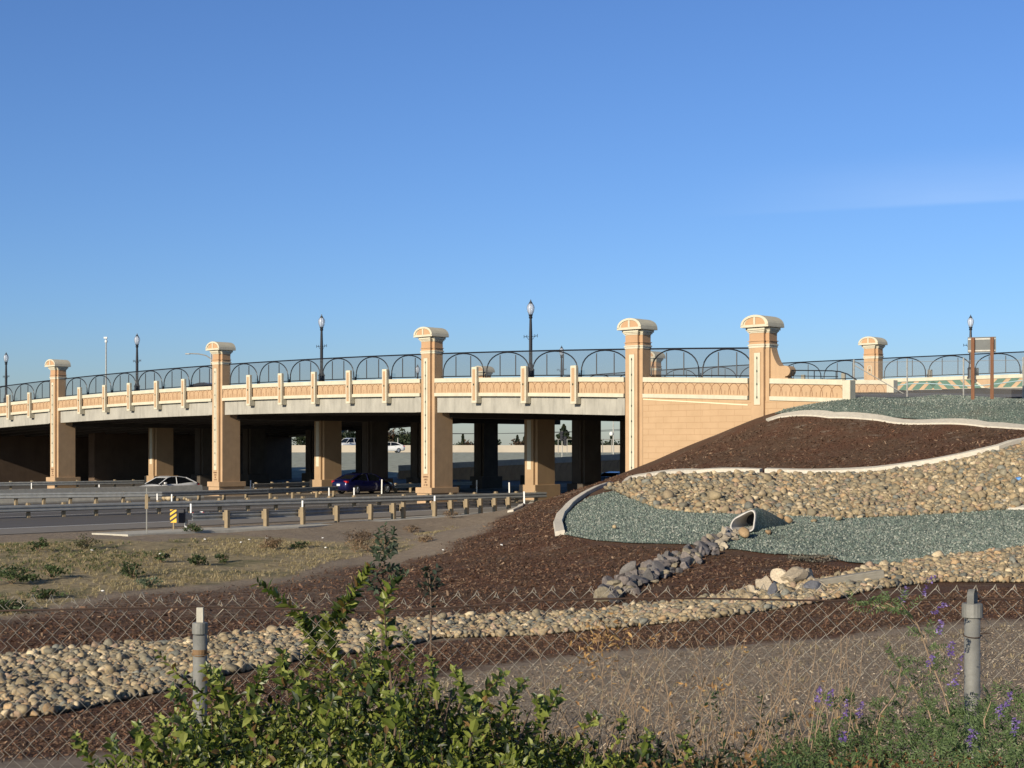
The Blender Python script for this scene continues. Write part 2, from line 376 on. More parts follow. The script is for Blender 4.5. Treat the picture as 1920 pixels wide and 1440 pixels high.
def tps(X, Y):
    X = np.clip(np.asarray(X, float), -65, 65); Y = np.clip(np.asarray(Y, float), -8, 100); sh = X.shape
    q = np.stack([X.ravel(), Y.ravel()], 1) / 20.; P = cps[:, :2] / 20.; out = np.empty(len(q))
    for i in range(0, len(q), 20000):
        c = q[i:i+20000]; d = ((c[:, None] - P[None]) ** 2).sum(-1)
        out[i:i+20000] = _U(d) @ WT[:len(P)] + WT[len(P)] + c @ WT[len(P)+1:]
    return np.clip(out.reshape(sh), -.55, 6.1)
def sm(a, b, x): x = np.clip((x - a) / (b - a), 0, 1); return x * x * (3 - 2 * x)
def vzdeck(t, r):
    s = t / UU
    z = np.where(s < -1.4, 7.43 - .00715 * 12.5 ** 2, np.where(s > 26, 7.43 - .00715 * 14.9 ** 2 - np.minimum(s - 26, 14) * .17, 7.43 - .00715 * (s - 11.1) ** 2))
    return z - 1.0 + .046 * r
def HT(X, Y):
    X = np.asarray(X, float); Y = np.asarray(Y, float); T, Rr = toTR(X, Y)
    z = tps(X, Y)
    z = z + (np.sin(X * .9 + 1.3 * np.sin(Y * .31)) * np.cos(Y * .7) * .025 + np.sin(X * 2.3 + Y * 1.7) * .012) * np.clip(1 - sm(9, 11, T) * (Rr > -200), 0, 1)
    z = z * (1 - sm(10.6, 12.2, T)) - .005 * sm(10.6, 12.2, T) - .055 * sm(12.9, 13.6, T)
    w = sm(0, 5, Rr) * (T > 6.3); z = z * (1 - w) + (-.06) * w
    fill = vzdeck(T, np.clip(Rr, 0, 36)) - .12
    inside = (Rr > 1.0) & (T < 6.3) & (T > -4.5); z = np.where(inside, fill, z)
    rt = (Rr > 1.0) & (T <= -4.5); wb = sm(9.0, 11., Rr); z = np.where(rt, z * (1 - wb) + fill * wb, z)
    back = 1 - sm(38, 60, Rr); z = np.where((Rr > 38) & (T < 6.3), fill * back - .06 * (1 - back), z)
    wl = sm(-22, -1, Rr) * (1 - sm(35.5, 37, Rr)) * np.where(Rr < .6, sm(77, 88, T), T > 93); z = np.where(T > 76, -.06 + (fill + .06) * wl, z)  # unseen left mound, brought forward to shade the abutment wall
    far = sm(120, 260, np.hypot(X, Y)); return np.where(T < 12, z * (1 - far) - .06 * far, z)
def axis(lo, hi, step, ext, g=1.16):
    a = list(np.arange(lo, hi + step / 2, step)); b = []; s = step; x = a[-1]
    while x < ext: s *= g; x += s; b.append(x)
    c = []; s = step; x = a[0]
    while x > -ext: s *= g; x -= s; c.append(x)
    return np.array(c[::-1] + a + b)
gx = axis(-30, 34, .32, 3500); gy = axis(4, 80, .32, 4500)
GX, GY = np.meshgrid(gx, gy); GZ = HT(GX, GY)
# ---- region masks, drawn once as outlines on the ground
def inpoly(x, y, poly):
    r = np.zeros(x.shape, bool); n = len(poly)
    for i in range(n):
        x1, y1 = poly[i]; x2, y2 = poly[(i + 1) % n]
        c = ((y1 > y) != (y2 > y)); xx = (x2 - x1) * (y - y1) / ((y2 - y1) if y2 != y1 else 1e-9) + x1
        r ^= c & (x < xx)
    return r
PA = [(960,960),(1180,878),(1425,768),(1480,758),(2400,780),(2400,1100),(1560,1122),(1100,1150),(830,1160),(560,1182),(360,1203),(-200,1245),(-200,1190),(0,1168),(200,1125),(400,1098),(560,1085),(640,1062),(740,1068),(830,1025),(900,995)]
PB = [(-300,1352),(0,1352),(300,1300),(540,1240),(830,1195),(1150,1178),(1560,1125),(1920,1095),(2400,1100),(2400,1180),(1920,1160),(1500,1198),(1100,1228),(850,1255),(640,1320),(420,1385),(200,1420),(-300,1440)]
PG = [(-300,1015),(150,1015),(420,1005),(640,1015),(760,1010),(760,1035),(620,1050),(560,1075),(400,1090),(200,1115),(0,1160),(-300,1200)]
yy_ = np.maximum(GY, .5); ix = 960 + F * GX / yy_; iy = HY - F * (GZ - CAMZ) / yy_
jx = ix + 14 * np.sin(GX * 1.7 + GY) ; jy = iy + 5 * np.sin(GX * 1.1) + 3 * np.cos(GX * 2.7 + GY * 1.3)
fm = (inpoly(jx, jy, PA) | inpoly(jx, jy, PB)) & (GY > 6); fg = inpoly(jx, jy, PG) & (GY > 6)
T_, R_ = toTR(GX, GY); fd = (T_ > 12.2) | ((R_ > 1) & (T_ < 6.3))
def blur(a, n=3):
    a = a.astype(np.float32)
    for _ in range(n): a = (a + np.roll(a, 1, 0) + np.roll(a, -1, 0) + np.roll(a, 1, 1) + np.roll(a, -1, 1)) / 5
    return a
fm = np.where(R_ > -1.2, fm, blur(fm, 5)) * np.where(GY > 31, .62 + .38 * sm(560, 980, ix), 1.); fg = blur(fg, 6)
def mask_at(A, B): return fm[np.clip(np.searchsorted(gy, B), 0, len(gy) - 1), np.clip(np.searchsorted(gx, A), 0, len(gx) - 1)]
mask = np.stack([fm, fg, fd & ~(fm > .5)], -1).reshape(-1, 3).astype(np.float32)
ny, nx = GX.shape; idx = np.arange(nx * ny).reshape(ny, nx)
quads = np.stack([idx[:-1, :-1], idx[:-1, 1:], idx[1:, 1:], idx[1:, :-1]], -1).reshape(-1, 4)
g = npmesh('ground', np.stack([GX, GY, GZ], -1).reshape(-1, 3), quads, M['ground'], col=mask, attr='mask')
tag(g, kind='structure')
def hit(pts):                                          # photo points -> points on the ground
    ys = np.concatenate([np.arange(6, 60, .08), np.arange(60, 110, .15)]); out = []
    for x, y in pts:
        X = (x - 960) / F * ys; zr = CAMZ + (HY - y) / F * ys; d = zr - HT(X, ys)
        k = np.argmax(d < 0) if (d < 0).any() else len(ys) - 1
        k = max(k, 1); a = d[k-1] / (d[k-1] - d[k] + 1e-9); Y = ys[k-1] + a * (ys[k] - ys[k-1]); out.append(((x - 960) / F * Y, Y))
    return out
def dens(pts, step, closed=True):
    out = []; n = len(pts)
    for i in range(n if closed else n - 1):
        a = np.array(pts[i]); b = np.array(pts[(i + 1) % n]); k = max(1, int(np.hypot(*(b - a)) / step))
        out += [tuple(a + (b - a) * j / k) for j in range(k)]
    if not closed: out.append(tuple(pts[-1]))
    return out
def wpoly(pp, step=25): return hit(dens(pp, step))
def sheet(name, poly, mats, off=.03, grid=.5, kind='structure', zf=None, col=None):
    poly = np.array(poly); xs = np.arange(poly[:, 0].min(), poly[:, 0].max(), grid); ys = np.arange(poly[:, 1].min(), poly[:, 1].max(), grid)
    A, B = np.meshgrid(xs, ys); A = A.ravel(); B = B.ravel(); k = inpoly(A, B, [tuple(p) for p in poly])
    pts = [Vector(p) for p in poly] + [Vector((a, b)) for a, b in zip(A[k], B[k])]; n = len(poly)
    vo, ed, fa, *_ = delaunay_2d_cdt(pts, [], [list(range(n))], 1, 1e-5)
    v = np.array([(p.x, p.y) for p in vo]); z = HT(v[:, 0], v[:, 1]) + off if zf is None else zf(v[:, 0], v[:, 1])
    me = bpy.data.meshes.new(name); me.from_pydata([(a, b, c) for (a, b), c in zip(v, z)], [], [tuple(f) for f in fa]); me.materials.append(mats)
    me.polygons.foreach_set('use_smooth', [True] * len(me.polygons))
    o = bpy.data.objects.new(name, me); COL.objects.link(o)
    if kind: tag(o, kind=kind)
    return o
def scatter(poly, d, jit=.45):
    poly = np.array(poly); xs = np.arange(poly[:, 0].min(), poly[:, 0].max(), d); ys = np.arange(poly[:, 1].min(), poly[:, 1].max(), d * .87)
    A, B = np.meshgrid(xs, ys); A[::2] += d / 2
    A = A.ravel() + rng.uniform(-jit, jit, A.size) * d; B = B.ravel() + rng.uniform(-jit, jit, B.size) * d
    k = inpoly(A, B, [tuple(p) for p in poly]); return A[k], B[k]
def ico(sub):
    import bmesh
    bm = bmesh.new(); bmesh.ops.create_icosphere(bm, subdivisions=sub, radius=1.)
    v = np.array([x.co[:] for x in bm.verts]); f = np.array([[q.index for q in x.verts] for x in bm.faces]); bm.free(); return v, f
I1, F1 = ico(1); I2, F2 = ico(2); I3, F3 = ico(3)
def randrot(n, g=rng):
    q = g.normal(size=(n, 4)); q /= np.linalg.norm(q, axis=1)[:, None]; w, x, y, z = q.T
    return np.stack([1-2*(y*y+z*z), 2*(x*y-z*w), 2*(x*z+y*w), 2*(x*y+z*w), 1-2*(x*x+z*z), 2*(y*z-x*w), 2*(x*z-y*w), 2*(y*z+x*w), 1-2*(x*x+y*y)], -1).reshape(n, 3, 3)
def rotz(a):
    c, s = np.cos(a), np.sin(a); z = np.zeros_like(a); o = np.ones_like(a)
    return np.stack([c, -s, z, s, c, z, z, z, o], -1).reshape(-1, 3, 3)
COBP = np.array([(.29,.235,.155),(.23,.195,.135),(.33,.27,.18),(.18,.165,.125),(.34,.27,.17),(.31,.22,.13),(.15,.155,.14),(.29,.215,.16),(.44,.37,.26),(.22,.185,.125),(.26,.215,.14),(.20,.175,.125),(.16,.15,.12),(.27,.22,.15)]) * np.array([1.08, 1.02, .90])
def stones(name, A, B, size, pal, base=(I2, F2), lump=.24, sink=.25, flat=(.62, .95), offz=None, extra_tag=None, mt=None, bright=1.):
    n = len(A); V0, Fc = base; vs = []
    var = [V0 * (1 + lump * np.sin(V0 @ rng.normal(size=(3, 3)) * 2.2).sum(1, keepdims=True) / 1.7) for _ in range(10)]
    var = np.array(var)[rng.integers(0, 10, n)]
    s = size * .95 * np.exp(rng.normal(0, .30, n)); sc = np.stack([s * rng.uniform(.95, 1.45, n), s * rng.uniform(.8, 1.05, n), s * rng.uniform(*flat, n)], -1) * .5
    tilt = randrot(n); small = rotz(rng.uniform(0, 2 * PI, n))
    Rm = np.einsum('nij,njk->nik', small, np.eye(3)[None] * 1.0 + .0 * tilt)
    tl = rng.normal(0, .25, (n, 2)); tm = np.tile(np.eye(3), (n, 1, 1)); tm[:, 0, 2] = tl[:, 0]; tm[:, 2, 0] = -tl[:, 0]; tm[:, 1, 2] = tl[:, 1]; tm[:, 2, 1] = -tl[:, 1]
    Rm = np.einsum('nij,njk->nik', Rm, tm)
    P = np.einsum('nij,nvj->nvi', Rm, var * sc[:, None, :])
    z = HT(A, B) + sc[:, 2] * (1 - 2 * sink) + (0 if offz is None else offz)
    P[:, :, 0] += A[:, None]; P[:, :, 1] += B[:, None]; P[:, :, 2] += z[:, None]
    c = pal[rng.integers(0, len(pal), n)] * rng.uniform(.8, 1.2, (n, 1)) * bright
    k = V0.shape[0]; FF = (Fc[None] + (np.arange(n) * k)[:, None, None]).reshape(-1, 3)
    return npmesh(name, P.reshape(-1, 3), FF, mt or M['stone'], col=np.repeat(c, k, 0))
def ribbon(name, pts, w, h, m, sink=.15, label=None, cat=None, kind='structure', step=.5):
    pts = dens(pts, step, False); mb = MB(); rings = []
    for i, p in enumerate(pts):
        a = np.array(pts[max(i-1, 0)]); b = np.array(pts[min(i+1, len(pts)-1)]); d = (b - a) / (np.hypot(*(b - a)) + 1e-9); nn = np.array([-d[1], d[0]])
        z = float(HT(p[0], p[1])); L = np.array(p) + nn * w / 2; Rr = np.array(p) - nn * w / 2
        zl = float(HT(*L)); zr = float(HT(*Rr)); ch = min(.02, w * .15)
        L2 = np.array(p) + nn * (w / 2 - ch); R2 = np.array(p) - nn * (w / 2 - ch)
        rings.append([(Rr[0], Rr[1], min(zl, zr) - sink), (L[0], L[1], min(zl, zr) - sink), (L[0], L[1], zl + h - ch), (L2[0], L2[1], zl + h), (R2[0], R2[1], zr + h), (Rr[0], Rr[1], zr + h - ch)])
    mb.loft(rings, True); o = mb.build(name, m)
    if kind: tag(o, kind=kind)
    if label: tag(o, label, cat)
    return o

# lower green gravel bed, upper green gravel bed, cobble panels, swale
KER = [(1050,1004),(1046,985),(1052,968),(1068,950),(1095,930),(1130,914),(1180,899),(1240,890),(1310,887),(1427,886)]
KER2 = [(1436,886),(1560,888),(1640,884),(1720,873),(1800,859),(1870,843),(1920,829),(2010,806)]
GR1 = [(1058,1004),(1060,970),(1080,950),(1105,934),(1150,922),(1190,940),(1230,955),(1300,964),(1450,968),(1600,974),(1760,966),(1920,955),(2050,950),(2050,1020),(1920,1032),(1760,1050),(1660,1061),(1590,1056),(1540,1044),(1440,1040),(1380,1032),(1340,1030),(1290,1022),(1180,1020),(1110,1014)]
CB1 = [(1130,921),(1180,907),(1240,898),(1310,894),(1427,893),(1560,895),(1640,891),(1720,881),(1800,867),(1870,851),(1920,838),(2050,795),(2050,948),(1920,955),(1760,966),(1600,974),(1450,968),(1300,964),(1230,955),(1190,938),(1150,920)]
SW = [(-150,1375),(0,1350),(90,1343),(300,1300),(420,1268),(540,1242),(700,1222),(830,1197),(1000,1193),(1150,1179),(1300,1165),(1450,1145),(1560,1126),(1640,1106),(1760,1092),(1920,1093),(2050,1085),(2050,1020),(1920,1032),(1760,1050),(1680,1062),(1610,1075),(1560,1088),(1500,1098),(1400,1110),(1300,1130),(1100,1151),(830,1161),(650,1176),(550,1186),(360,1206),(200,1216),(0,1236),(-150,1250)]
GR2 = [(1452,777),(1490,774),(1560,777),(1650,782),(1750,789),(1850,795),(1920,800),(2050,805)]
pg1 = wpoly(GR1); sheet('gravel_bed', pg1, M['gravel'], .035)
pc1 = wpoly(CB1); sheet('cobble_bed', pc1, M['pebble_base'], .03)
psw = wpoly(SW); sheet('swale_bed', psw, M['pebble_base'], .02)
edge = hit(dens(GR2, 25, False)); far_edge = [TR(t, 9.6) for t in (-16, -12, -8, -4.6)]; near_wall = [TR(-4.6, .5), TR(-4.6, -.15), TR(-3, -.12), TR(-1.5, -.12)]
pg2 = edge + [TR(-22, 6)] + [TR(-22, 9.6)] + far_edge + near_wall
sheet('gravel_crest', pg2, M['gravel'], .035)
# real chips on the gravel so that it has relief
GP = np.array([(.13,.17,.135),(.165,.20,.165),(.10,.13,.11),(.20,.23,.19),(.25,.27,.22),(.08,.105,.09),(.15,.18,.14),(.33,.34,.28)])
OC = np.array([(1,0,0),(-1,0,0),(0,1,0),(0,-1,0),(0,0,1),(0,0,-1)], float); OF = np.array([(0,2,4),(2,1,4),(1,3,4),(3,0,4),(2,0,5),(1,2,5),(3,1,5),(0,3,5)])
def chips(name, poly, d, size, pal=GP, offz=.045, mt=None, flat=(.4, .9), label=None, cat='gravel', bright=1.):
    A, B = scatter(poly, d); n = len(A)
    s = size * np.exp(rng.normal(0, .3, n)); sc = np.stack([s * rng.uniform(.8, 1.5, n), s * rng.uniform(.7, 1., n), s * rng.uniform(*flat, n)], -1) * .5
    P = np.einsum('nij,nvj->nvi', randrot(n), OC[None] * sc[:, None, :]); P[:, :, 0] += A[:, None]; P[:, :, 1] += B[:, None]; P[:, :, 2] += (HT(A, B) + offz)[:, None]
    c = pal[rng.integers(0, len(pal), n)] * rng.uniform(.7, 1.3, (n, 1)) * bright
    FF = (OF[None] + (np.arange(n) * 6)[:, None, None]).reshape(-1, 3)
    return tag(npmesh(name, P.reshape(-1, 3), FF, mt or M['stone'], col=np.repeat(c, 6, 0), smooth=False), label, cat, kind='stuff')
chips('gravel', pg1, .075, .055, label='green crushed gravel on the slope round the culvert mouth')
chips('gravel', pg2, .10, .055, label='green crushed gravel on the crest below the road')
A, B = scatter(pc1, .098); tag(stones('cobblestones', A, B, .122,  COBP, flat=(.7, 1.), sink=.15, offz=.03), 'rounded tan river cobbles filling the upper slope panel', 'cobbles', kind='stuff')
A2, B2 = scatter(pc1, .30); tag(stones('cobblestones', A2, B2, .145,  COBP, flat=(.7, 1.), sink=.05, offz=.07, bright=1.15), 'larger river cobbles lying on top of the upper slope panel', 'cobbles', kind='stuff')
A, B = scatter(psw, .068); tag(stones('cobblestones', A, B, .086, COBP, flat=(.65, 1.), sink=.12, offz=.02, bright=1.05), 'rounded river cobbles lining the drainage swale behind the fence', 'cobbles', kind='stuff')
A2, B2 = scatter(psw, .24); tag(stones('cobblestones', A2, B2, .105, COBP, flat=(.6, .9), sink=.0, offz=.05, bright=1.2), 'larger pale cobbles on top of the drainage swale', 'cobbles', kind='stuff')
ribbon('kerb', hit(KER), .30, .15, M['kerb'])
ribbon('kerb', hit(KER2), .30, .17, M['kerb'])
ribbon('kerb', hit([(1438,789),(1462,781),(1490,777),(1560,780),(1650,785),(1750,792),(1850,798),(1920,803),(2030,809)]), .55, .07, M['kerb'])
ribbon('kerb', hit([(957,960),(975,952),(1000,940),(1047,922)]), .28, .09, M['kerb'])
# stray cobbles on the gravel
A = np.array([p[0] for p in hit([(1151,995),(1440,1005),(1463,980),(1478,984),(1572,979),(1525,983),(1395,1012)])]); B = np.array([p[1] for p in hit([(1151,995),(1440,1005),(1463,980),(1478,984),(1572,979),(1525,983),(1395,1012)])])
for a, b in zip(A, B):
    o = stones('cobble', np.array([a]), np.array([b]), .16, COBP[4:6], sink=.0, offz=.05); tag(o, 'single yellowish cobble lying loose on the green gravel', 'cobble', 'stray cobbles on the gravel')
# mulch chips and litter of bark
MP = 1.12 * np.array([(.10,.060,.038),(.13,.072,.044),(.16,.092,.056),(.07,.038,.024),(.24,.16,.10),(.15,.075,.042)])
def flatchips(name, poly, d, size, pal, label, ymax=200, mt=None):
    A, B = scatter(poly, d, 1.); k = (B < ymax) if 'litter' in name else ((mask_at(A, B) ** 1.5 > rng.uniform(.1, 1, len(A))) & (np.sin(A * 1.9 + 1.7 * np.sin(B * .8)) * np.cos(B * 1.3 + np.sin(A)) < rng.uniform(.55, 1.1, len(A)))); A, B = A[k], B[k]; n = len(A)
    Q = np.array([(-1,-.28,0),(1,-.22,0),(.9,.25,.12),(-.95,.24,.1)], float)
    s = size * np.exp(rng.normal(0, .35, n)) * .5; Rm = rotz(rng.uniform(0, 2*PI, n)); tl = rng.normal(0, .45, (n, 2)); tm = np.tile(np.eye(3), (n, 1, 1)); tm[:, 0, 2] = tl[:, 0]; tm[:, 2, 0] = -tl[:, 0]; tm[:, 1, 2] = tl[:, 1]; tm[:, 2, 1] = -tl[:, 1]
    P = np.einsum('nij,nvj->nvi', np.einsum('nij,njk->nik', Rm, tm), Q[None] * s[:, None, None]); P[:, :, 0] += A[:, None]; P[:, :, 1] += B[:, None]; P[:, :, 2] += (HT(A, B) + size * .2)[:, None]
    c = pal[rng.integers(0, len(pal), n)] * rng.uniform(.7, 1.3, (n, 1))
    return tag(npmesh(name, P.reshape(-1, 3), np.arange(n * 4).reshape(-1, 4), mt or M['chip'], col=np.repeat(c, 4, 0), smooth=False), label, 'mulch', kind='stuff')
pm1 = wpoly([(960,965),(1040,925),(1160,892),(1200,893),(1100,915),(1048,965),(1048,1002),(1110,1022),(1290,1030),(1400,1044),(1560,1062),(1640,1068),(1500,1094),(1300,1125),(1100,1148),(830,1157),(560,1180),(0,1230),(0,1158),(400,1090),(640,1056),(740,1060),(830,1018),(905,990)], 40)
flatchips('mulch', pm1, .075, .06, MP, 'dark brown bark mulch between the gravel bed and the swale')
pm2 = wpoly([(1205,886),(1300,843),(1420,795),(1480,782),(1700,793),(1920,807),(1990,812),(1920,824),(1740,865),(1560,882),(1300,881)], 40)
flatchips('mulch', pm2, .11, .08, MP, 'reddish brown bark mulch on the mound below the wall')
pm3 = wpoly([(0,1358),(300,1306),(540,1248),(830,1203),(1150,1184),(1560,1132),(1920,1100),(1920,1158),(1500,1198),(1100,1228),(850,1255),(600,1320),(300,1410),(0,1440)], 40)
flatchips('mulch', pm3, .045, .042, MP, 'dark bark mulch in front of the swale, behind the fence')
DP = np.array([(.36,.28,.20),(.27,.20,.14),(.44,.36,.25),(.17,.125,.085),(.38,.31,.23)])
pd1 = wpoly([(200,1440),(850,1265),(1100,1235),(1500,1205),(1920,1170),(1980,1170),(1980,1440)], 40)
flatchips('leaf_litter', pd1, .05, .028, DP, 'grey brown leaf litter on the bare ground behind the fence')

# ------------------------------------------------------------------ freeway sheets
def strip(name, t0, t1, r0, r1, m, z, kind='structure', parent=None, n=1):
    mb = MB()
    for k in range(n):
        a = r0 + (r1 - r0) * k / n; b = r0 + (r1 - r0) * (k + 1) / n
        mb.add([(*TR(t0, a), z), (*TR(t1, a), z), (*TR(t1, b), z), (*TR(t0, b), z)], [(0, 1, 2, 3)])
    o = mb.build(name, m, parent)
    if kind: tag(o, kind=kind)
    return o
strip('freeway', 12.6, 87.0, -260, 420, M['asphalt'], 0.0)
strip('road_shoulder', 12.6, 16.2, -260, 60, M['shoulder'], .004)
def line(t, r0, r1, w=.13, dash=None):
    mb = MB(); a = r0
    while a < r1:
        b = min(r1, a + (dash[0] if dash else 1e9)); mb.add([(*TR(t - w/2, a), .009), (*TR(t + w/2, a), .009), (*TR(t + w/2, b), .009), (*TR(t - w/2, b), .009)], [(0, 1, 2, 3)])
        a = b + (dash[1] if dash else 1)
    tag(mb.build('lane_line', M['road_white']), kind='structure')
line(16.3, -200, 120, .20); line(19.9, -200, -26, .15, dash=(3.6, 10)); line(25.4, -200, -3, .17); line(29, -200, 120, dash=(3.6, 10)); line(32.7, -200, 120, dash=(3.6, 10)); line(36.8, -200, 120)
strip('median_soil', 40.5, 48, -60, 60, mat('median_dirt', (.25, .20, .14), .95, .3, 2.5, .6, 20), .012)
strip('gore_soil', 20.9, 24.6, -3.5, 50, bpy.data.materials['median_dirt'], .012)
pad = [pz(172,1000), pz(395,989.5), pz(560,983), pz(760,970), pz(955,958), pz(958,962), pz(760,975.5), pz(560,988.5), pz(400,995.5), pz(240,1003)]
mb = MB(); mb.add([(p.x, p.y, .016) for p in pad] + [(p.x, p.y, -.3) for p in pad], [tuple(range(10))] + [(i, (i+1) % 10, (i+1) % 10 + 10, i + 10) for i in range(10)])
tag(mb.build('pavement', M['concrete']), kind='structure')

# ------------------------------------------------------------------ the overpass (local frame: x = along the bridge to the right, y = under the bridge, z up)
BR = empty('overpass_bridge', (P0[0], P0[1], 0), ROT)
tag(BR, 'long tan and cream concrete overpass on ornate square pillars crossing the freeway', 'bridge')
def sweep(mb, prof, t0, t1, zf=None, n=None, rr=0.):
    n = n or max(1, int(abs(t1 - t0) / 1.83 + .5)); rings = []
    for k in range(n + 1):
        t = t0 + (t1 - t0) * k / n; z0 = (zf or zc)(t); rings.append([(-t, r + rr, z0 + z) for r, z in prof])
    mb.loft(rings, True); return mb
SPANS = [(-4.52, -.62), (.62, T2-.62), (T2+.62, T6-.62), (T6+.62, T12-.62), (T12+.62, T18-.62), (T18+.62, T24-.62)]
def relief(mb, t0, t1, zf, r, flip=1, step=.52):
    n = max(1, int(round((t1 - t0 - .1) / step))); st = (t1 - t0 - .1) / n
    for k in range(n):
        a = t0 + .05 + st * (k + .5)
        for sgn in (-1, 1):
            pts = []
            for q in range(8):
                f = q / 7.; tt = a + sgn * st * (.62 * math.cos(f * PI / 2)) ; z = zf(a) - .80 + .54 * math.sin(f * PI / 2) ** .85
                pts.append((-tt, r + (.004 if sgn > 0 else 0), z))
            mb.mi = 1; mb.tube(pts, .019, 4)
        mb.tube([(-a, r, zf(a) - .80), (-a - .0, r, zf(a) - .60)], .016, 4); mb.mi = 0
def parapet(t0, t1, r0=0., zf=zc, girder=True, flip=1, rel=True, ledge=True):
    F_ = flip; p = MB()
    sweep(p, [(r0 + F_*.0, -.86), (r0 + F_*.0, -.22), (r0 + F_*.30, -.22), (r0 + F_*.30, -.86)], t0, t1, zf)
    if rel: relief(p, t0, t1, zf, r0 - F_ * .004)
    w = p.build('parapet_panel', [M['tan'], M['groove']], BR)
    c = MB(); sweep(c, [(r0 - F_*.07, -.24), (r0 - F_*.07, 0), (r0 + F_*.37, .0), (r0 + F_*.37, -.24)], t0, t1, zf); c.build('coping', M['cream'], w)
    if ledge:
        c = MB(); sweep(c, [(r0 - F_*.09, -1.03), (r0 - F_*.09, -.84), (r0 + F_*.3, -.84), (r0 + F_*.3, -1.03)], t0, t1, zf); c.build('ledge', M['cream'], w)
    return w
for i, (a, b) in enumerate(SPANS):
    w = parapet(a, b)
    if i >= 2:
        g_ = MB(); sweep(g_, [(.16, -1.96), (.16, -1.03), (.75, -1.03), (.75, -1.96)], a + .55, b, zc); g_.build('edge_girder', M['girder'], BR)
        d_ = MB(); zz = zc(a); d_.box(-a - .5, -a - .02, .05, .7, zz - 1.94, zz - 1.04); d_.build('girder_end', M['girder'], BR)
# end block of the near parapet
mb = MB(); z = zc(-5.2); mb.box(4.52, 4.92, -.09, .40, z - 1.3, z + .0, .02); mb.build('end_block', M['cream'], BR)
# pale joint strip under the ledge and the block retaining wall with pilasters
mb = MB(); rings = []
mb.add([(-T2+.6, -.03, 1.2), (-T2+.6, .45, 1.2), (4.9, .45, 4.0), (4.9, -.03, 4.0)] + [(-T2+.6, -.03, zc(T2)-1.03), (-T2+.6, .45, zc(T2)-1.03), (4.9, .45, zc(-5.4)-1.03), (4.9, -.03, zc(-5.4)-1.03)],
       [(0,3,2,1),(4,5,6,7),(0,4,7,3),(1,2,6,5),(0,1,5,4),(3,7,6,2)])
mb.box(-3.45, -3.40, -.036, -.03, 2.4, zc(3.4) - 1.25)
mb.build('retaining_wall', M['block'], BR)
mb = MB(); mb.add([(-T2+.62, -.05, zc(7)-1.09), (-.62, -.05, zc(0)-1.22), (-.62, -.05, zc(0)-1.28), (-T2+.62, -.05, zc(7)-1.14), (-T2+.62, -.02, zc(7)-1.09), (-.62, -.02, zc(0)-1.22), (-.62, -.02, zc(0)-1.28), (-T2+.62, -.02, zc(7)-1.14)],
   [(0,1,2,3),(4,7,6,5),(0,4,5,1),(3,2,6,7)]); mb.build('joint_strip', mat('pale_joint', (.80, .70, .45), .6, .05), BR)
# abutment walls under both ends, deck slab, bent caps
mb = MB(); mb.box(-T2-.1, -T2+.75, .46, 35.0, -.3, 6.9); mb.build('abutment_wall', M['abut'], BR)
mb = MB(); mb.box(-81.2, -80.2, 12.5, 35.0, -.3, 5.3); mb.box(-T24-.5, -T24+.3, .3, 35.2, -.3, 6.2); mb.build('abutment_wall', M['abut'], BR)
GAP0, GAP1 = 10.9, 10.9
for (a, b) in ((.75, GAP0), (GAP1, 34.6)):
    d = MB(); n = 24; rings = []
    for k in range(n + 1):
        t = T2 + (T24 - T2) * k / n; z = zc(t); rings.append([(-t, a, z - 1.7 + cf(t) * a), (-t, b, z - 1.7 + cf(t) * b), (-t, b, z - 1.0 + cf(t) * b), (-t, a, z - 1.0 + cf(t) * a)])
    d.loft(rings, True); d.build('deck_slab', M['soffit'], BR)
d = MB()
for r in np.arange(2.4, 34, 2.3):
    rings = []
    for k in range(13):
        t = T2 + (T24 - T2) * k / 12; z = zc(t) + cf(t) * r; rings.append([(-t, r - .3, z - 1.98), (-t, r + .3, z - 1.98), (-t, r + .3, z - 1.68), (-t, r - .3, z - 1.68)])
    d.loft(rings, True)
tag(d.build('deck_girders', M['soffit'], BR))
for s in (6, 12, 18):
    for (a, b) in ((1.2, GAP0), (GAP1, 34.2)):
        t = TS(s); d = MB(); z = zc(t); d.box(-t - .62, -t + .62, a, b, z - 2.25, z - 1.72); d.build('bent_cap', M['soffit'], BR)
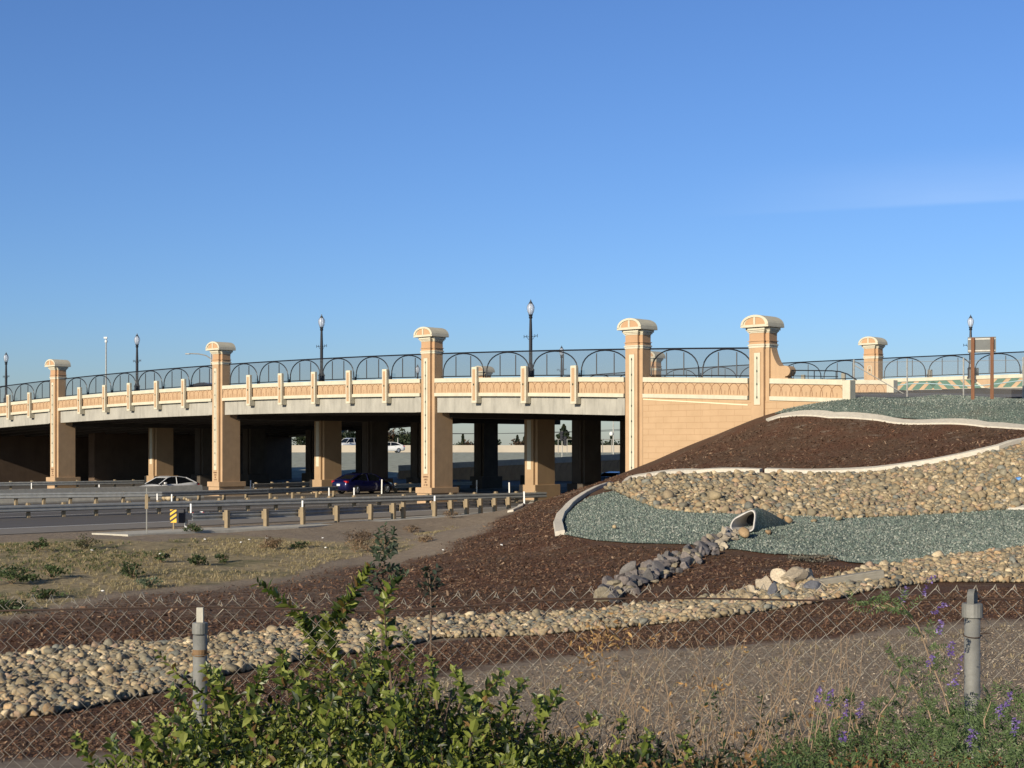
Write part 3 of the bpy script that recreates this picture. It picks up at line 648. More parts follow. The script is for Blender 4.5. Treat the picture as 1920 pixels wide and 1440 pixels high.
# --- pillars
def capital(mb, w, y0, y1, zt, front=-.30):
    """stacked mouldings under a barrel vaulted head; (material 0 tan, 1 cream, 2 neck, 3 bronze, 4 ink)"""
    def step(hw, f, z0, z1, mi):
        mb.mi = mi; mb.box(-hw, hw, y0 - f, y1 + f, z0, z1)
        hw2 = hw - .20; mb.box(-hw2, hw2, y0 - f - .16, y0 - f + .02, z0, z1)
    step(.56, .0, zt - 1.22, zt - .84, 2)
    step(.585, .025, zt - .86, zt - .80, 1); step(.63, .07, zt - .80, zt - .74, 1); step(.68, .12, zt - .73, zt - .62, 1); step(.60, .04, zt - .74, zt - .72, 3)
    step(.61, .05, zt - 1.255, zt - 1.22, 2); step(.57, .01, zt - 1.39, zt - 1.255, 2); step(.615, .055, zt - 1.45, zt - 1.39, 1); step(.585, .025, zt - 1.56, zt - 1.45, 1)
    # barrel
    n = 14; W = .78; H = .58; f0 = y0 - .42; f1 = y1 + .28; zb = zt - H - .02
    arc = [(W * math.cos(PI * k / n), zb + .06 + (H - .06) * math.sin(PI * k / n) ** .9) for k in range(n + 1)]
    mb.mi = 1; mb.prism([(W, zb)] + arc + [(-W, zb)], f0 + .05, f1, 'y')
    inner = [(x * .84, zb + .10 + (zz - zb - .06) * .72) for x, zz in arc]
    # raised cream rim on the front, leaving the tan tympanum
    for k in range(n):
        a, b, c, d_ = arc[k], arc[k+1], inner[k+1], inner[k]
        mb.add([(a[0], f0, a[1]), (b[0], f0, b[1]), (c[0], f0, c[1]), (d_[0], f0, d_[1]), (a[0], f0 + .05, a[1]), (b[0], f0 + .05, b[1]), (c[0], f0 + .05, c[1]), (d_[0], f0 + .05, d_[1])],
               [(0, 1, 2, 3), (0, 4, 5, 1), (3, 2, 6, 7)])
    mb.box(-W, W, f0, f0 + .05, zb, zb + .115); mb.box(-.055, .055, f0, f0 + .048, zb + .11, zb + H * .80)
    mb.mi = 2; mb.prism([(x * .86, zz) for x, zz in inner], f0 + .035, f0 + .049, 'y')
PM = [M['tan'], M['cream'], M['tan_neck'], M['bronze'], M['ink']]
def text_rows(mb, rows, x0, x1, ztop, yf, h):
    """tiny block letters, each row spelled from strokes on a 3x5 grid"""
    G = {'S':'111100111001111','U':'101101101101111','M':'101111111101101','E':'111100110100111','R':'110101110101101','1':'010110010010111','0':'111101101101111','8':'111101111101111','2':'111001111100111','B':'110101110101110','N':'101111111111101','O':'111101101101111','3':'111001111001111','9':'111101111001111','F':'111100110100100','5':'111100111001111','-':'000000111000000',' ':'0'*15,'7':'111001001001001','T':'111010010010010'}
    for ri, row in enumerate(rows):
        cw = min((x1 - x0) / max(len(row), 1), h * .8); xs = (x0 + x1) / 2 - cw * len(row) / 2; zt = ztop - ri * h * 1.65
        for ci, ch in enumerate(row):
            g_ = G.get(ch, G['8'])
            for k, c in enumerate(g_):
                if c == '1':
                    cx = xs + ci * cw + (k % 3) * cw * .26; cz = zt - (k // 3) * h / 5
                    mb.box(cx, cx + cw * .25, yf - .004, yf + .01, cz - h / 5, cz)
def pillar(t, r, z0, ztop, full=True, deep=1.45, text=True, panel=(None, None), cap_mat=None, depth_top=.66, flip=False):
    e_ = empty('pillar', (-t, r, 0)); e_.parent = BR
    if flip: e_.rotation_euler = (0, 0, PI)
    zcp = ztop - 3.0
    m = MB(); m.mi = 0
    zu = zcp - 1.9
    if full: m.box(-.56, .56, .0, deep, z0 + (0 if z0 > 1 else .95), zu)
    else: zu = z0
    m.box(-.56, .56, .0, depth_top, zu, ztop - 1.56)
    pb, pt = panel; pb = pb if pb is not None else z0 + 1.75; pt = pt or ztop - 1.82
    m.box(-.355, .355, -.17, .0, z0 + (0 if z0 > 1 else .95), ztop - 1.56)
    m.build('shaft', M['tan'], e_)
    i_ = MB()
    if pt > pb:
        m = MB(); m.mi = 1; m.box(-.17, .17, -.188, -.168, pb, pt); m.mi = 0
        for (a, b, c, d_) in ((-.20, -.17, pb - .03, pt + .03), (.17, .20, pb - .03, pt + .03), (-.17, .17, pt, pt + .03), (-.17, .17, pb - .03, pb)): m.box(a, b, -.196, -.168, c, d_)
        m.mi = 3; m.box(-.012, .012, -.200, -.188, pb + .35, pt - .25)
        nk = max(2, int(round((pt - pb) / .82)) + 1)
        for k in range(nk):
            zz = pb + .35 + (pt - pb - .6) * k / (nk - 1); m.add([(-.035, -.206, zz), (0, -.206, zz + .09), (.035, -.206, zz), (0, -.206, zz - .09), (0, -.188, zz)], [(0, 3, 2, 1)])
            m.lathe([(.028, -.05), (.036, 0), (.02, .06)], 6, (0, -.20, zz))
        m.build('inlay_panel', PM, e_)
    c = MB(); capital(c, .5, 0, depth_top, ztop); c.build('cap', PM, e_)
    if z0 < 1:
        b = MB(); b.mi = 0; b.box(-.68, .68, -.36, deep + .40, z0 + .62, z0 + .95, .015); b.box(-.61, .61, -.29, deep + .32, z0 - .1, z0 + .62); b.build('base_block', M['tan'], e_)
    if text:
        i_.box(0, .001, -.17, -.169, z0 + 1.5, z0 + 1.501); i_ = MB(); text_rows(i_, ['SUMMER', '1803', '80', '2-30'], -.24, .24, z0 + 1.62, -.172, .095); i_.build('inscription', M['ink'], e_)
    return e_
pillar(0, 0, 3.6, zc(0) + 3.0, text=False, panel=(5.30, 7.75))
pillar(T2, 0, 1.2, zc(T2) + 3.0, text=False, panel=(1.9, 8.0))
for s in (6, 12, 18, 24): pillar(TS(s), 0, 0, zc(TS(s)) + 3.0)
# scroll buttress on the right of the first pillar
pr = [(.5, -1.0), (.5, 1.47)]; 
for k in range(10): a = k / 9; pr.append((.55 + .55 * a + .04, 1.42 - 1.0 * math.sin(a * PI / 2) ** .8 + .12 * a))
for k in range(13): a = -PI * .5 + PI * (k / 12.) ; pr.append((1.36 + .27 * math.cos(PI/2 - k / 12. * PI), .30 + .25 * math.sin(PI/2 - k / 12. * PI)))
pr += [(1.34, .0), (1.52, -.02), (1.52, -.12)]
pr = [(x, z + zc(0)) for x, z in pr if True]; pr.append((1.52, zc(0) - .3)); pr[0] = (.5, zc(0) - .3)
mb = MB(); mb.prism(pr, .12, .62, 'y'); mb.build('scroll_buttress', M['tan'], BR)
# --- brackets (ribs) on the parapet
for s in [3, 4, 5, 7, 8, 9, 10, 11, 13, 14, 15, 16, 17, 19, 20, 21, 22, 23]:
    t = TS(s); z = zc(t); m = MB(); m.mi = 0
    m.box(-.20, .20, -.27, -.072, z - 1.06, z + .60, .02); m.box(-.20, .20, -.27, .15, z - 1.42, z - 1.04, .02)
    br = m.build('bracket', M['cream'], BR, loc=(-t, 0, 0))
    m = MB(); m.box(-.105, .105, -.278, -.268, z - 1.28, z + .48); m.build('bracket_inlay', M['tan'], br)
    m = MB(); m.lathe([(.03, -.06), (.045, 0), (.02, .06)], 6, (0, -.28, z - .38)); m.build('bracket_stud', M['bronze'], br)
# --- inner columns
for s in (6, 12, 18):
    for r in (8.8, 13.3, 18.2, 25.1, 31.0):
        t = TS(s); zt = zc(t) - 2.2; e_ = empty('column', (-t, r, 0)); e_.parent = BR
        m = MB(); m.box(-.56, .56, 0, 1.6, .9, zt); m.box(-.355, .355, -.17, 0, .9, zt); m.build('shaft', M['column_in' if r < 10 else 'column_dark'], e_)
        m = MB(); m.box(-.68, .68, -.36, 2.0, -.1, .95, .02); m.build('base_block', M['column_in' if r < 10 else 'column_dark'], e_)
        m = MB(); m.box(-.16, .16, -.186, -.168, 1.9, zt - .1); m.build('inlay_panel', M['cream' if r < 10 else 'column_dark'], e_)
# --- far side and middle parapets
def zmid(t): return zc(t) + .52
fp = [13.8 - 19.3, 13.8, 33.5, 52.5, 71.5]
prev = -60.
for k, tt in enumerate([13.8, 33.5, 52.5, 71.5, 88]):
    a = prev; b = tt - .6
    w = MB(); sweep(w, [(34.9, -.86), (34.9, -.22), (35.2, -.22), (35.2, -.86)], a, b, zfar); w = w.build('parapet_panel', M['tan'], BR)
    c = MB(); sweep(c, [(34.83, -.24), (34.83, 0), (35.3, 0), (35.3, -.24)], a, b, zfar); c.build('coping', M['cream'], w)
    c = MB(); sweep(c, [(34.80, -1.03), (34.80, -.84), (35.25, -.84), (35.25, -1.03)], a, b, zfar); c.build('ledge', M['cream'], w)
    c = MB(); sweep(c, [(34.6, -1.96), (34.6, -1.03), (35.1, -1.03), (35.1, -1.96)], max(a, 7.4), b, zfar)
    if b > 8: c.build('edge_girder', M['girder'], BR)
    prev = tt + .6
for tt in (13.8, 33.5, 52.5, 71.5):
    e_ = pillar(tt, 34.4, zfar(tt) - 1.0, zfar(tt) + 3.0, full=False, text=False, panel=(50, 0), depth_top=.66)
    m = MB(); n = 16; zz = zfar(tt) + .62
    loop = []
    for k in range(n): a = 2*PI*k/n; loop.append((.15 * math.cos(a), -.19, zz + .30 * math.copysign(min(1, abs(math.sin(a)) + .25 * (abs(math.sin(a)) > .3)), math.sin(a))))
    m.tube(loop + loop[:1], .028, 5); m.build('oval_plaque', M['cream'], e_)
    m = MB(); m.lathe([(.04, -.05), (.06, 0), (.03, .06)], 6, (0, -.19, zz)); m.build('plaque_stud', M['bronze'], e_)
for k in range(-22, 12):
    t = 13.2 + 3.4 * k
    if t > 87 or min(abs(t - q) for q in fp) < 1.0: continue
    z = zfar(t); m = MB(); m.box(-t - .15, -t + .15, 35.31, 35.5, z - 1.3, z + .55, .02); m.build('bracket', M['cream'], BR)
w = MB(); sweep(w, [(19.9, -.86), (19.9, -.22), (20.2, -.22), (20.2, -.86)], 4.4, 10, zmid); relief(w, 4.6, 9.6, zmid, 19.896); w = w.build('parapet_panel', [M['tan'], M['groove']], BR)
c = MB(); sweep(c, [(19.83, -.24), (19.83, 0), (20.3, 0), (20.3, -.24)], 4.0, 10, zmid); sweep(c, [(19.8, -1.1), (19.8, -.84), (20.3, -.84), (20.3, -1.1)], 4.0, 10, zmid); z = zmid(4); c.box(-4.4, -3.95, 19.82, 20.3, z - 1.1, z - .0); c.build('coping', M['cream'], w)
# painted mosaic on the far barrier
mo = MB(); tt = 12.6; k = 0
def quad(t0a, t1a, t0b, t1b, mi, z1=-.24, z0=-.84):
    mo.mi = mi; za = zfar(t0a); mo.add([(-t0a, 34.88, zfar(t0a) + z0), (-t1a, 34.88, zfar(t1a) + z0), (-t1b, 34.88, zfar(t1b) + z1), (-t0b, 34.88, zfar(t0b) + z1),
        (-t0a, 34.892, zfar(t0a) + z0), (-t1a, 34.892, zfar(t1a) + z0), (-t1b, 34.892, zfar(t1b) + z1), (-t0b, 34.892, zfar(t0b) + z1)], [(0, 1, 2, 3), (4, 7, 6, 5), (0, 4, 5, 1), (1, 5, 6, 2), (2, 6, 7, 3), (3, 7, 4, 0)])
for seg in range(5):
    T0 = 13.0 - seg * 7.6
    for k in range(4):
        a = T0 - k * .95; quad(a - .15, a - .72, a - .45 - .35, a - 1.02 - .35, 0)
    for k in range(4):
        a = T0 - 7.4 + k * .95; quad(a + .15 - .0, a + .72, a + .8, a + 1.37, 0)
    quad(T0 - 7.4 - .1, T0 - 7.4 + .14, T0 - 6.7, T0 - 6.45, 1)
mo.build('mosaic', [M['green_tile'], M['cream']], BR)
mo = MB(); mo.tube([(-t, 34.87, zfar(t) - .54 + .14 * math.sin(t * .75)) for t in np.arange(-24, 13, .4)], .028, 4); mo.build('wave_line', M['blue_line'], BR)
# road surface on the bridge and its approach
mb = MB(); n = 44; rings = []
for k in range(n + 1):
    t = -60 + 170. * k / n; r0 = .4 if t > -4.9 else 10.2; rings.append([(-t, r0, zdeck(t, r0) + .006), (-t, 34.8, zdeck(t, 34.8) + .006)])
mb.loft(rings, False, False); rd = mb.build('bridge_road', M['asphalt'], None); rd.location = (P0[0], P0[1], 0); rd.rotation_euler = (0, 0, ROT); tag(rd, kind='structure')
mb = MB(); rings = []
for k in range(20):
    t = -60 + 72. * k / 19; rings.append([(-t, 29.5, zdeck(t, 29.5) + .02), (-t, 34.75, zdeck(t, 34.75) + .16), (-t, 34.75, zdeck(t, 34.75) - .1), (-t, 29.5, zdeck(t, 29.5) - .1)])
mb.loft(rings, True); rd = mb.build('pavement', M['concrete'], None); rd.location = (P0[0], P0[1], 0); rd.rotation_euler = (0, 0, ROT); tag(rd, kind='structure')
for rr in (14., 17.5, 28.8):
    mb = MB(); rings = []
    for k in range(20): t = -60 + 64. * k / 19; rings.append([(-t, rr, zdeck(t, rr) + .014), (-t, rr + .14, zdeck(t, rr + .14) + .014)])
    mb.loft(rings, False, False); rd = mb.build('lane_line', M['road_white'], None); rd.location = (P0[0], P0[1], 0); rd.rotation_euler = (0, 0, ROT); tag(rd, kind='structure')

# ------------------------------------------------------------------ arched railings
def railing(t0, t1, n, r, zf, label, H=1.46, off=.0):
    x0, y0 = TR((t0 + t1) / 2, r); zb = zf((t0 + t1) / 2); e_ = empty('railing', (x0, y0, zb), ROT); tag(e_, label, 'railing')
    tm = (t0 + t1) / 2; Z = lambda t, h: zf(t) - zb + h
    N = max(2, int((t1 - t0) / 1.2))
    P = lambda h: [(-(t0 + (t1 - t0) * k / N - tm), 0, Z(t0 + (t1 - t0) * k / N, h)) for k in range(N + 1)]
    m = MB(); m.tube(P(H), .043, 6); m.build('top_rail', M['iron'], e_); m = MB(); m.tube(P(.12), .034, 6); m.build('bottom_rail', M['iron'], e_)
    m = MB(); ps = P(H - .03); qs = P(.13); rings = [[q, p] for q, p in zip(qs, ps)]; m.loft(rings, False, False); m.build('wire_screen', M['screen'], e_)
    st = (t1 - t0) / n
    for k in range(n):
        a = t0 + st * (k + .5); pts = []
        for q in range(17):
            f = PI * q / 16; tt = a + st * .47 * math.cos(f); pts.append((-(tt - tm), -.01, Z(tt, .12 + (H - .16) * math.sin(f) ** .72 if 0 < q < 16 else .02)))
        m = MB(); m.tube(pts, .036, 5); m.build('arch', M['iron'], e_)
        for dq in (-.17, .17):
            tt = a + st * dq; m = MB(); m.tube([(-(tt - tm), .0, Z(tt, .12)), (-(tt - tm), .0, Z(tt, .12 + (H - .16) * math.cos(dq / .47 * PI / 2) ** .72))], .031, 5); m.build('upright', M['iron'], e_)
        m = MB(); tt = t0 + st * k; m.box(-(tt - tm) - .02, -(tt - tm) + .02, -.02, .02, Z(tt, 0), Z(tt, .25)); m.build('foot', M['iron'], e_)
    return e_
railing(.62, T2-.6, 2, .55, zc, 'short black arched railing on the parapet between the two rightmost tall pillars')
railing(T2+.6, T6-.6, 4, .55, zc, 'black arched railing on the bridge span with three cream ribs')
railing(T6+.6, T12-.6, 6, .55, zc, 'black arched railing on the middle bridge span above the dark blue car')
railing(T12+.6, T18-.6, 6, .55, zc, 'black arched railing on the bridge span above the white car')
railing(T18+.6, T24-.6, 6, .55, zc, 'black arched railing on the leftmost bridge span, cut by the photo edge')
railing(-27.6, 13.2, 12, 35.0, zfar, 'long black arched railing on the far barrier right of the small pillar')
railing(14.4, 32.9, 5, 35.0, zfar, 'far black arched railing left of the small pillar, behind the scroll buttress')
railing(34.1, 51.9, 5, 35.0, zfar, 'far black arched railing seen through the near one, between the two distant pillar heads')
e_ = empty('handrail', (*TR(-1.6, .25), zc(-1.6)), ROT); tag(e_, 'low black handrail on the coping end right of the scroll buttress', 'handrail')
def hz(x): return zc(-1.6 - x) - zc(-1.6)
m = MB(); m.tube([(x, 0, hz(x) + .40) for x in (.0, 1., 2.2)] + [(2.6, 0, hz(2.6) + .37), (3.0, 0, hz(3) + .26), (3.45, 0, hz(3.4) + .0)], .03, 6); m.build('rail', M['iron'], e_)
m = MB(); m.tube([(x, 0, hz(x) + .14) for x in (.0, 1.3, 2.5)], .018, 5); m.build('lower_rail', M['iron'], e_)
for x in (0.02, 1.25, 2.4): m = MB(); m.tube([(x, 0, hz(x)), (x, 0, hz(x) + .40)], .025, 6); m.build('post', M['iron'], e_)

# ------------------------------------------------------------------ lamps
def lamp(x, y, z, label, H=4.75):
    e_ = empty('street_lamp', (x, y, z), ROT); tag(e_, label, 'street lamp', 'decorative street lamps on the bridge')
    s = H / 4.75
    m = MB(); m.lathe([(.24, 0), (.24, .12), (.20, .14), (.20, .62), (.23, .66), (.15, .78), (.12, 1.0), (.10, 1.05), (.075, 1.1)], 12); m.build('base', M['iron'], e_)
    m = MB(); m.lathe([(.098, 1.05), (.098, 2.6 * s), (.07, H - 1.05), (.10, H - 1.03), (.11, H - .98), (.085, H - .92), (.12, H - .86), (.12, H - .82)], 12); m.build('pole', M['iron'], e_)
    m = MB(); m.lathe([(.10, H - .82), (.17, H - .66), (.205, H - .50), (.20, H - .40), (.15, H - .28), (.09, H - .22)], 16); m.build('globe', M['globe'], e_, smooth=True)
    m = MB(); m.lathe([(.10, H - .235), (.11, H - .20), (.06, H - .12), (.035, H - .08), (.03, H - .03), (.008, H)], 10)
    for k in range(8):
        a = k * PI / 4; m.tube([(r_ * math.cos(a), r_ * math.sin(a), H - q) for r_, q in ((.105, .82), (.176, .66), (.211, .50), (.206, .40), (.156, .28), (.1, .22))], .007, 3)
    m.build('finial', mat_f, e_)
    for sg in (-1, 1):
        m = MB(); zc_ = H - 2.05; m.tube([(sg * .08, 0, zc_ - .16), (sg * .2, 0, zc_ - .12), (sg * .28, 0, zc_), (sg * .5, 0, zc_ + .03)], .014, 4); m.tube([(sg * .08, 0, zc_), (sg * .5, 0, zc_ + .03)], .012, 4)
        m.tube([(sg * .5, 0, zc_ - .06), (sg * .5, 0, zc_ + .12)], .02, 4); m.tube([(sg * .3, 0, zc_ - .03), (sg * .33, 0, zc_ + .1), (sg * .25, 0, zc_ + .08)], .014, 4); m.build('banner_arm', M['iron'], e_)
    return e_
mat_f = mat('lamp_metal', (.10, .11, .12), .4, .1, 10, metal=.5)
for s, lb in ((995, 'tallest black street lamp with acorn globe, behind the ribbed span nearest the wall'), (603, 'black acorn street lamp above the middle span and the row of pillars left of centre'),
              (257, 'black acorn street lamp standing right of the thin grey pole'), (11.5, 'leftmost black acorn street lamp at the photo edge')):
    k = (s - 960) / F; t = ((P0[0] + Rv[0] * 1.05) - k * (P0[1] + Rv[1] * 1.05)) / (-Bv[0] + k * Bv[1]); x, y = TR(t, 1.05); lamp(x, y, zc(t) - .22, lb, 4.55)
for (pxx, r, zt, H, lb) in ((1820, 34.3, 590, 4.3, 'acorn street lamp rising behind the brown timber sign'), (1053, 34.3, 648, 4.6, 'small distant acorn street lamp seen between two ribs, right of the tall lamp'), (783, 34.3, 683, 4.0, 'distant acorn street lamp half hidden at the left edge of a pillar')):
    k = (pxx - 960) / F; t = ((P0[0] + Rv[0] * r) - k * (P0[1] + Rv[1] * r)) / (-Bv[0] + k * Bv[1]); x, y = TR(t, r); z = CAMZ + (HY - zt) / F * y
    lamp(x, y, z - H, lb, H)
# thin poles far away on the bridge
def pole(name, x, ytop, ybot, Y, r, label, cat, top=None):
    p = px(x, ybot, Y); q = px(x, ytop, Y); e_ = empty(name, p); tag(e_, label, cat); h = q.z - p.z
    m = MB(); m.tube([(0, 0, 0), (0, 0, h)], r, 8, r2=r * .6); m.build('pole', M['galv'], e_)
    if top: top(e_, h)
    return e_
def camtop(e_, h):
    m = MB(); m.box(-.22, .12, -.1, .1, h - .05, h + .12); m.lathe([(.12, -.45), (.15, -.35), (.12, -.2)], 8, (0, 0, h)); m.build('camera_box', M['white'], e_)
pole('camera_pole', 199, 634, 790, 150, .10, 'thin grey pole with a camera on top, left of the lamps', 'pole', camtop)
def arm(dx, curve):
    def f(e_, h):
        m = MB(); m.tube([(0, 0, h - curve), (dx * .25, 0, h - curve * .35), (dx * .6, 0, h - curve * .05), (dx, 0, h)], .06, 6); m.build('mast_arm', M['galv'], e_)
        m = MB(); m.box(min(dx, dx * 1.22), max(dx, dx * 1.22), -.12, .12, h - .08, h + .03, .02); m.build('lamp_head', M['galv'], e_)
    return f
pole('road_light', 396, 663, 840, 140, .10, 'curved arm road light peeping left of a tall pillar top', 'road light', arm(-2.0, .5))

# ------------------------------------------------------------------ guardrails
def wbeam(mb, pts, z, side=1, h=.155):
    prof = [(0, -h), (.03, -h), (.085, -h * .72), (.085, -h * .38), (.02, -h * .10), (.02, h * .10), (.085, h * .38), (.085, h * .72), (.03, h), (0, h), (-.004, h * .9), (.07, h * .55), (.0, 0), (.07, -h * .55)]
    rings = []
    for i, p in enumerate(pts):
        a = pts[max(i-1, 0)]; b = pts[min(i+1, len(pts)-1)]; d = Vector((b[0]-a[0], b[1]-a[1], 0)).normalized(); nn = Vector((d.y, -d.x, 0)) * side
        rings.append([(p[0] + nn.x * q, p[1] + nn.y * q, z + w) for q, w in prof])
    mb.loft(rings, True)
def guardrail(base, post_px, label, zb=.5, side=1, double=False, front=True, top=.72, wood='wood', ext=None):
    pts = [pz(x, y) for x, y in base]; o0 = pts[0]; e_ = empty('guardrail', (o0.x, o0.y, 0)); tag(e_, label, 'guardrail', None)
    L = [(p.x - o0.x, p.y - o0.y) for p in pts]
    d = Vector((L[-1][0] - L[0][0], L[-1][1] - L[0][1], 0)).normalized(); nn = Vector((d.y, -d.x, 0))
    offs = [.19 * side] + ([-.19 * side] if double else [])
    for q in offs:
        m = MB(); wbeam(m, [(a + nn.x * q, b + nn.y * q) for a, b in dens(L, 2., False)], zb, 1 if q > 0 else -1); m.build('beam', M['rail'], e_)
    ang = math.atan2(d.y, d.x)
    first = None
    for x in post_px:
        k = (x - 960) / F
        for (x0, y0), (x1, y1) in zip([(p.x, p.y) for p in pts], [(p.x, p.y) for p in pts[1:]]):
            den = (x1 - x0) - k * (y1 - y0); f = (k * y0 - x0) / den
            if -.02 <= f <= 1.02: break
        f = max(-.1, min(1.1, f)); X = x0 + f * (x1 - x0); Y = y0 + f * (y1 - y0)
        if first is None:
            m = MB(); m.box(-.075, .075, -.10, .10, -.2, top, .012)
            for q in offs: s_ = 1 if q < 0 else -1; m.box(-.07, .07, min(s_ * .1, s_ * .19), max(s_ * .1, s_ * .19), zb - .17, zb + .16)
            first = m.build('post', M[wood], e_); o = first
        else: o = first.copy(); COL.objects.link(o); o.parent = e_
        o.location = (X - o0.x, Y - o0.y, float(rnd.uniform(-.015, .02))); o.rotation_euler = (rnd.uniform(-.015, .015), rnd.uniform(-.02, .02), ang)
    return e_
guardrail([(368, 993), (560, 984.5), (760, 972.5), (958, 959.5)], [357, 426, 499, 568, 632, 695, 756, 815, 846, 875, 901, 928, 954], 'nearest steel guardrail on pale square timber posts along the road edge', side=-1, zb=.50, top=.75)
guardrail([(-60, 974), (300, 963), (700, 951), (1020, 941)], [-12, 53, 119, 180, 241, 298, 355, 412, 465, 517, 568, 618, 664, 711, 757, 802, 846, 890, 930, 968, 1005], 'long double sided steel guardrail crossing in front of the pillar bases', double=True, side=-1, zb=.43, top=.68)
guardrail([(-60, 949), (300, 944), (500, 937), (630, 931)], [-20, 30, 82, 132, 180, 231, 278, 327, 373, 420, 462, 507, 549, 594, 626], 'rear steel guardrail on dark posts beside the concrete barrier and white car', side=1, zb=.55, top=.66)
guardrail([(-40, 921), (140, 918), (268, 915.5)], [-20, 20, 60, 105, 145, 180, 215, 250], 'far left guardrail in the shade beyond the concrete barrier', side=1, zb=.5)
guardrail([(470, 924), (560, 920), (630, 917)], [480, 510, 540, 570, 600, 625], 'short shaded guardrail under the deck left of the dark blue car', side=1, zb=.5)
guardrail([(735, 925), (800, 921), (880, 918)], [742, 770, 800, 830, 860], 'short shaded guardrail under the deck right of the dark blue car', side=1, zb=.5)
# concrete barrier
a = pz(-80, 949); b = pz(388, 934); mb = MB(); d = Vector((b.x - a.x, b.y - a.y)).normalized(); nn = Vector((-d.y, d.x))
pts = dens([(a.x + nn.x * .6, a.y + nn.y * .6), (b.x + nn.x * .6, b.y + nn.y * .6)], 3, False)
mb.loft([[(x - nn.x * w - a.x, y - nn.y * w - a.y, z) for w, z in ((.32, -.1), (.30, .08), (.16, .35), (.10, .84), (-.10, .84), (-.16, .35), (-.30, .08), (-.32, -.1))] for x, y in pts], True)
tag(mb.build('concrete_barrier', M['concrete'], loc=(a.x, a.y, 0)), 'low grey concrete barrier along the left road in front of the white car', 'barrier')
# delineators
DL = [(59,922,110,'short white delineator post by the far left barrier'),(186,925,100,'white delineator post left of the white car'),(295,942,82,'white delineator below the rear guardrail, left of its twin'),(322,943,82,'white delineator below the rear guardrail, just right of its twin'),
      (358,961,68,'tall white delineator at the start of the nearest guardrail'),(470,917,103,'white delineator in front of the dark gap right of the second pillar'),(567,955,71,'white delineator rising from a post of the nearest guardrail near the middle'),
      (617,931,96,'white delineator at the rear corner of the dark blue car'),(664,931,93,'white delineator in front of the wheel of the dark blue car'),(716,910,104,'white delineator beyond the bonnet of the dark blue car'),
      (815,946,75,'white delineator in front of the central pillar base'),(894,911,107,'faint delineator in the shade under the deck'),(955,921,98,'white delineator left of the column with the lit foot'),(983,938,83,'white delineator at the right end of the long guardrail')]
for x, yb, Y, lb in DL:
    Yb = min(Y, 3.3 * F / (yb - HY)); p = px(x, yb, Yb); hh = 16.5 / F * Yb if yb > 915 else 11 / F * Yb
    m = MB(); m.box(-.055, .055, -.02, .02, -max(0, p.z), hh, .008); o = m.build('delineator_post', M['white'], loc=p); o.rotation_euler = (0, rnd.uniform(-.03, .03), ROT)
    tag(o, lb, 'delineator', 'white delineator posts')
# striped marker and end terminal
p = pz(325, 993); e_ = empty('object_marker', p, ROT * .35); tag(e_, 'yellow and black striped marker plate at the end of the guardrail', 'road marker')
m = MB(); m.mi = 0; m.box(-.14, .14, -.01, .01, .28, .80); m.mi = 1
for k in range(3):
    z = .28 + k * .19; m.add([(-.14, -.013, z), (.14, -.013, z + .18 if k < 3 else z), (.14, -.013, min(.8, z + .27)), (-.14, -.013, z + .09)], [(0, 1, 2, 3)])
m.build('plate', [M['yellow'], M['black']], e_); m = MB(); m.box(-.03, .03, .011, .05, -.2, .7); m.build('post', M['wood'], e_)
p = pz(339, 992); e_ = empty('guardrail_terminal', p, ROT * .35); tag(e_, 'dark square impact head in front of the nearest guardrail end', 'guardrail end')
m = MB(); m.box(-.16, .16, -.02, .1, .24, .80, .02); m.build('impact_plate', M['black'], e_); m = MB(); m.box(-.16, -.13, .1, .9, .38, .62); m.box(.13, .16, .1, .9, .38, .62); m.box(-.05, .05, .4, .5, -.2, .4); m.build('channel', M['rail'], e_)
p = pz(275, 1001); e_ = empty('marker_post', p); tag(e_, 'thin grey metal stake standing on the pale concrete pad', 'post'); m = MB(); m.box(-.022, .022, -.012, .012, -.1, 1.75); m.build('stake', M['postgalv'], e_)
m = MB(); m.box(-.06, .06, -.03, -.016, .95, 1.5); m.build('plate', M['wood'], e_)
p = pz(374, 966); m = MB()
for k in range(9): c = (rnd.uniform(-.35, .4), rnd.uniform(-.2, .2), rnd.uniform(.02, .22)); m.mi = k % 3; m.box(c[0], c[0] + rnd.uniform(.06, .24), c[1], c[1] + .12, c[2], c[2] + rnd.uniform(.02, .09))
tag(m.build('litter', [M['white'], M['tail'], M['black']], loc=(p.x, p.y, 0)), 'crumpled red and white rubbish on the asphalt behind the nearest guardrail', 'litter')
for x, y, lb in ((207,912,'a'),(365,934,'b')): pass
A = []; B = []
for x, y in [(308,938),(318,939),(333,940),(350,939),(345,938),(312,937),(540,928),(560,927),(585,926),(600,927)]: q = pz(x, y); A.append(q.x); B.append(q.y)
rk = stones('rubble', np.array(A), np.array(B), .35, COBP[[2, 4, 8]], base=(I1, F1), lump=.3, sink=.2, offz=.1); tag(rk, 'broken pale rubble heap between the barrier and the second pillar', 'rubble')

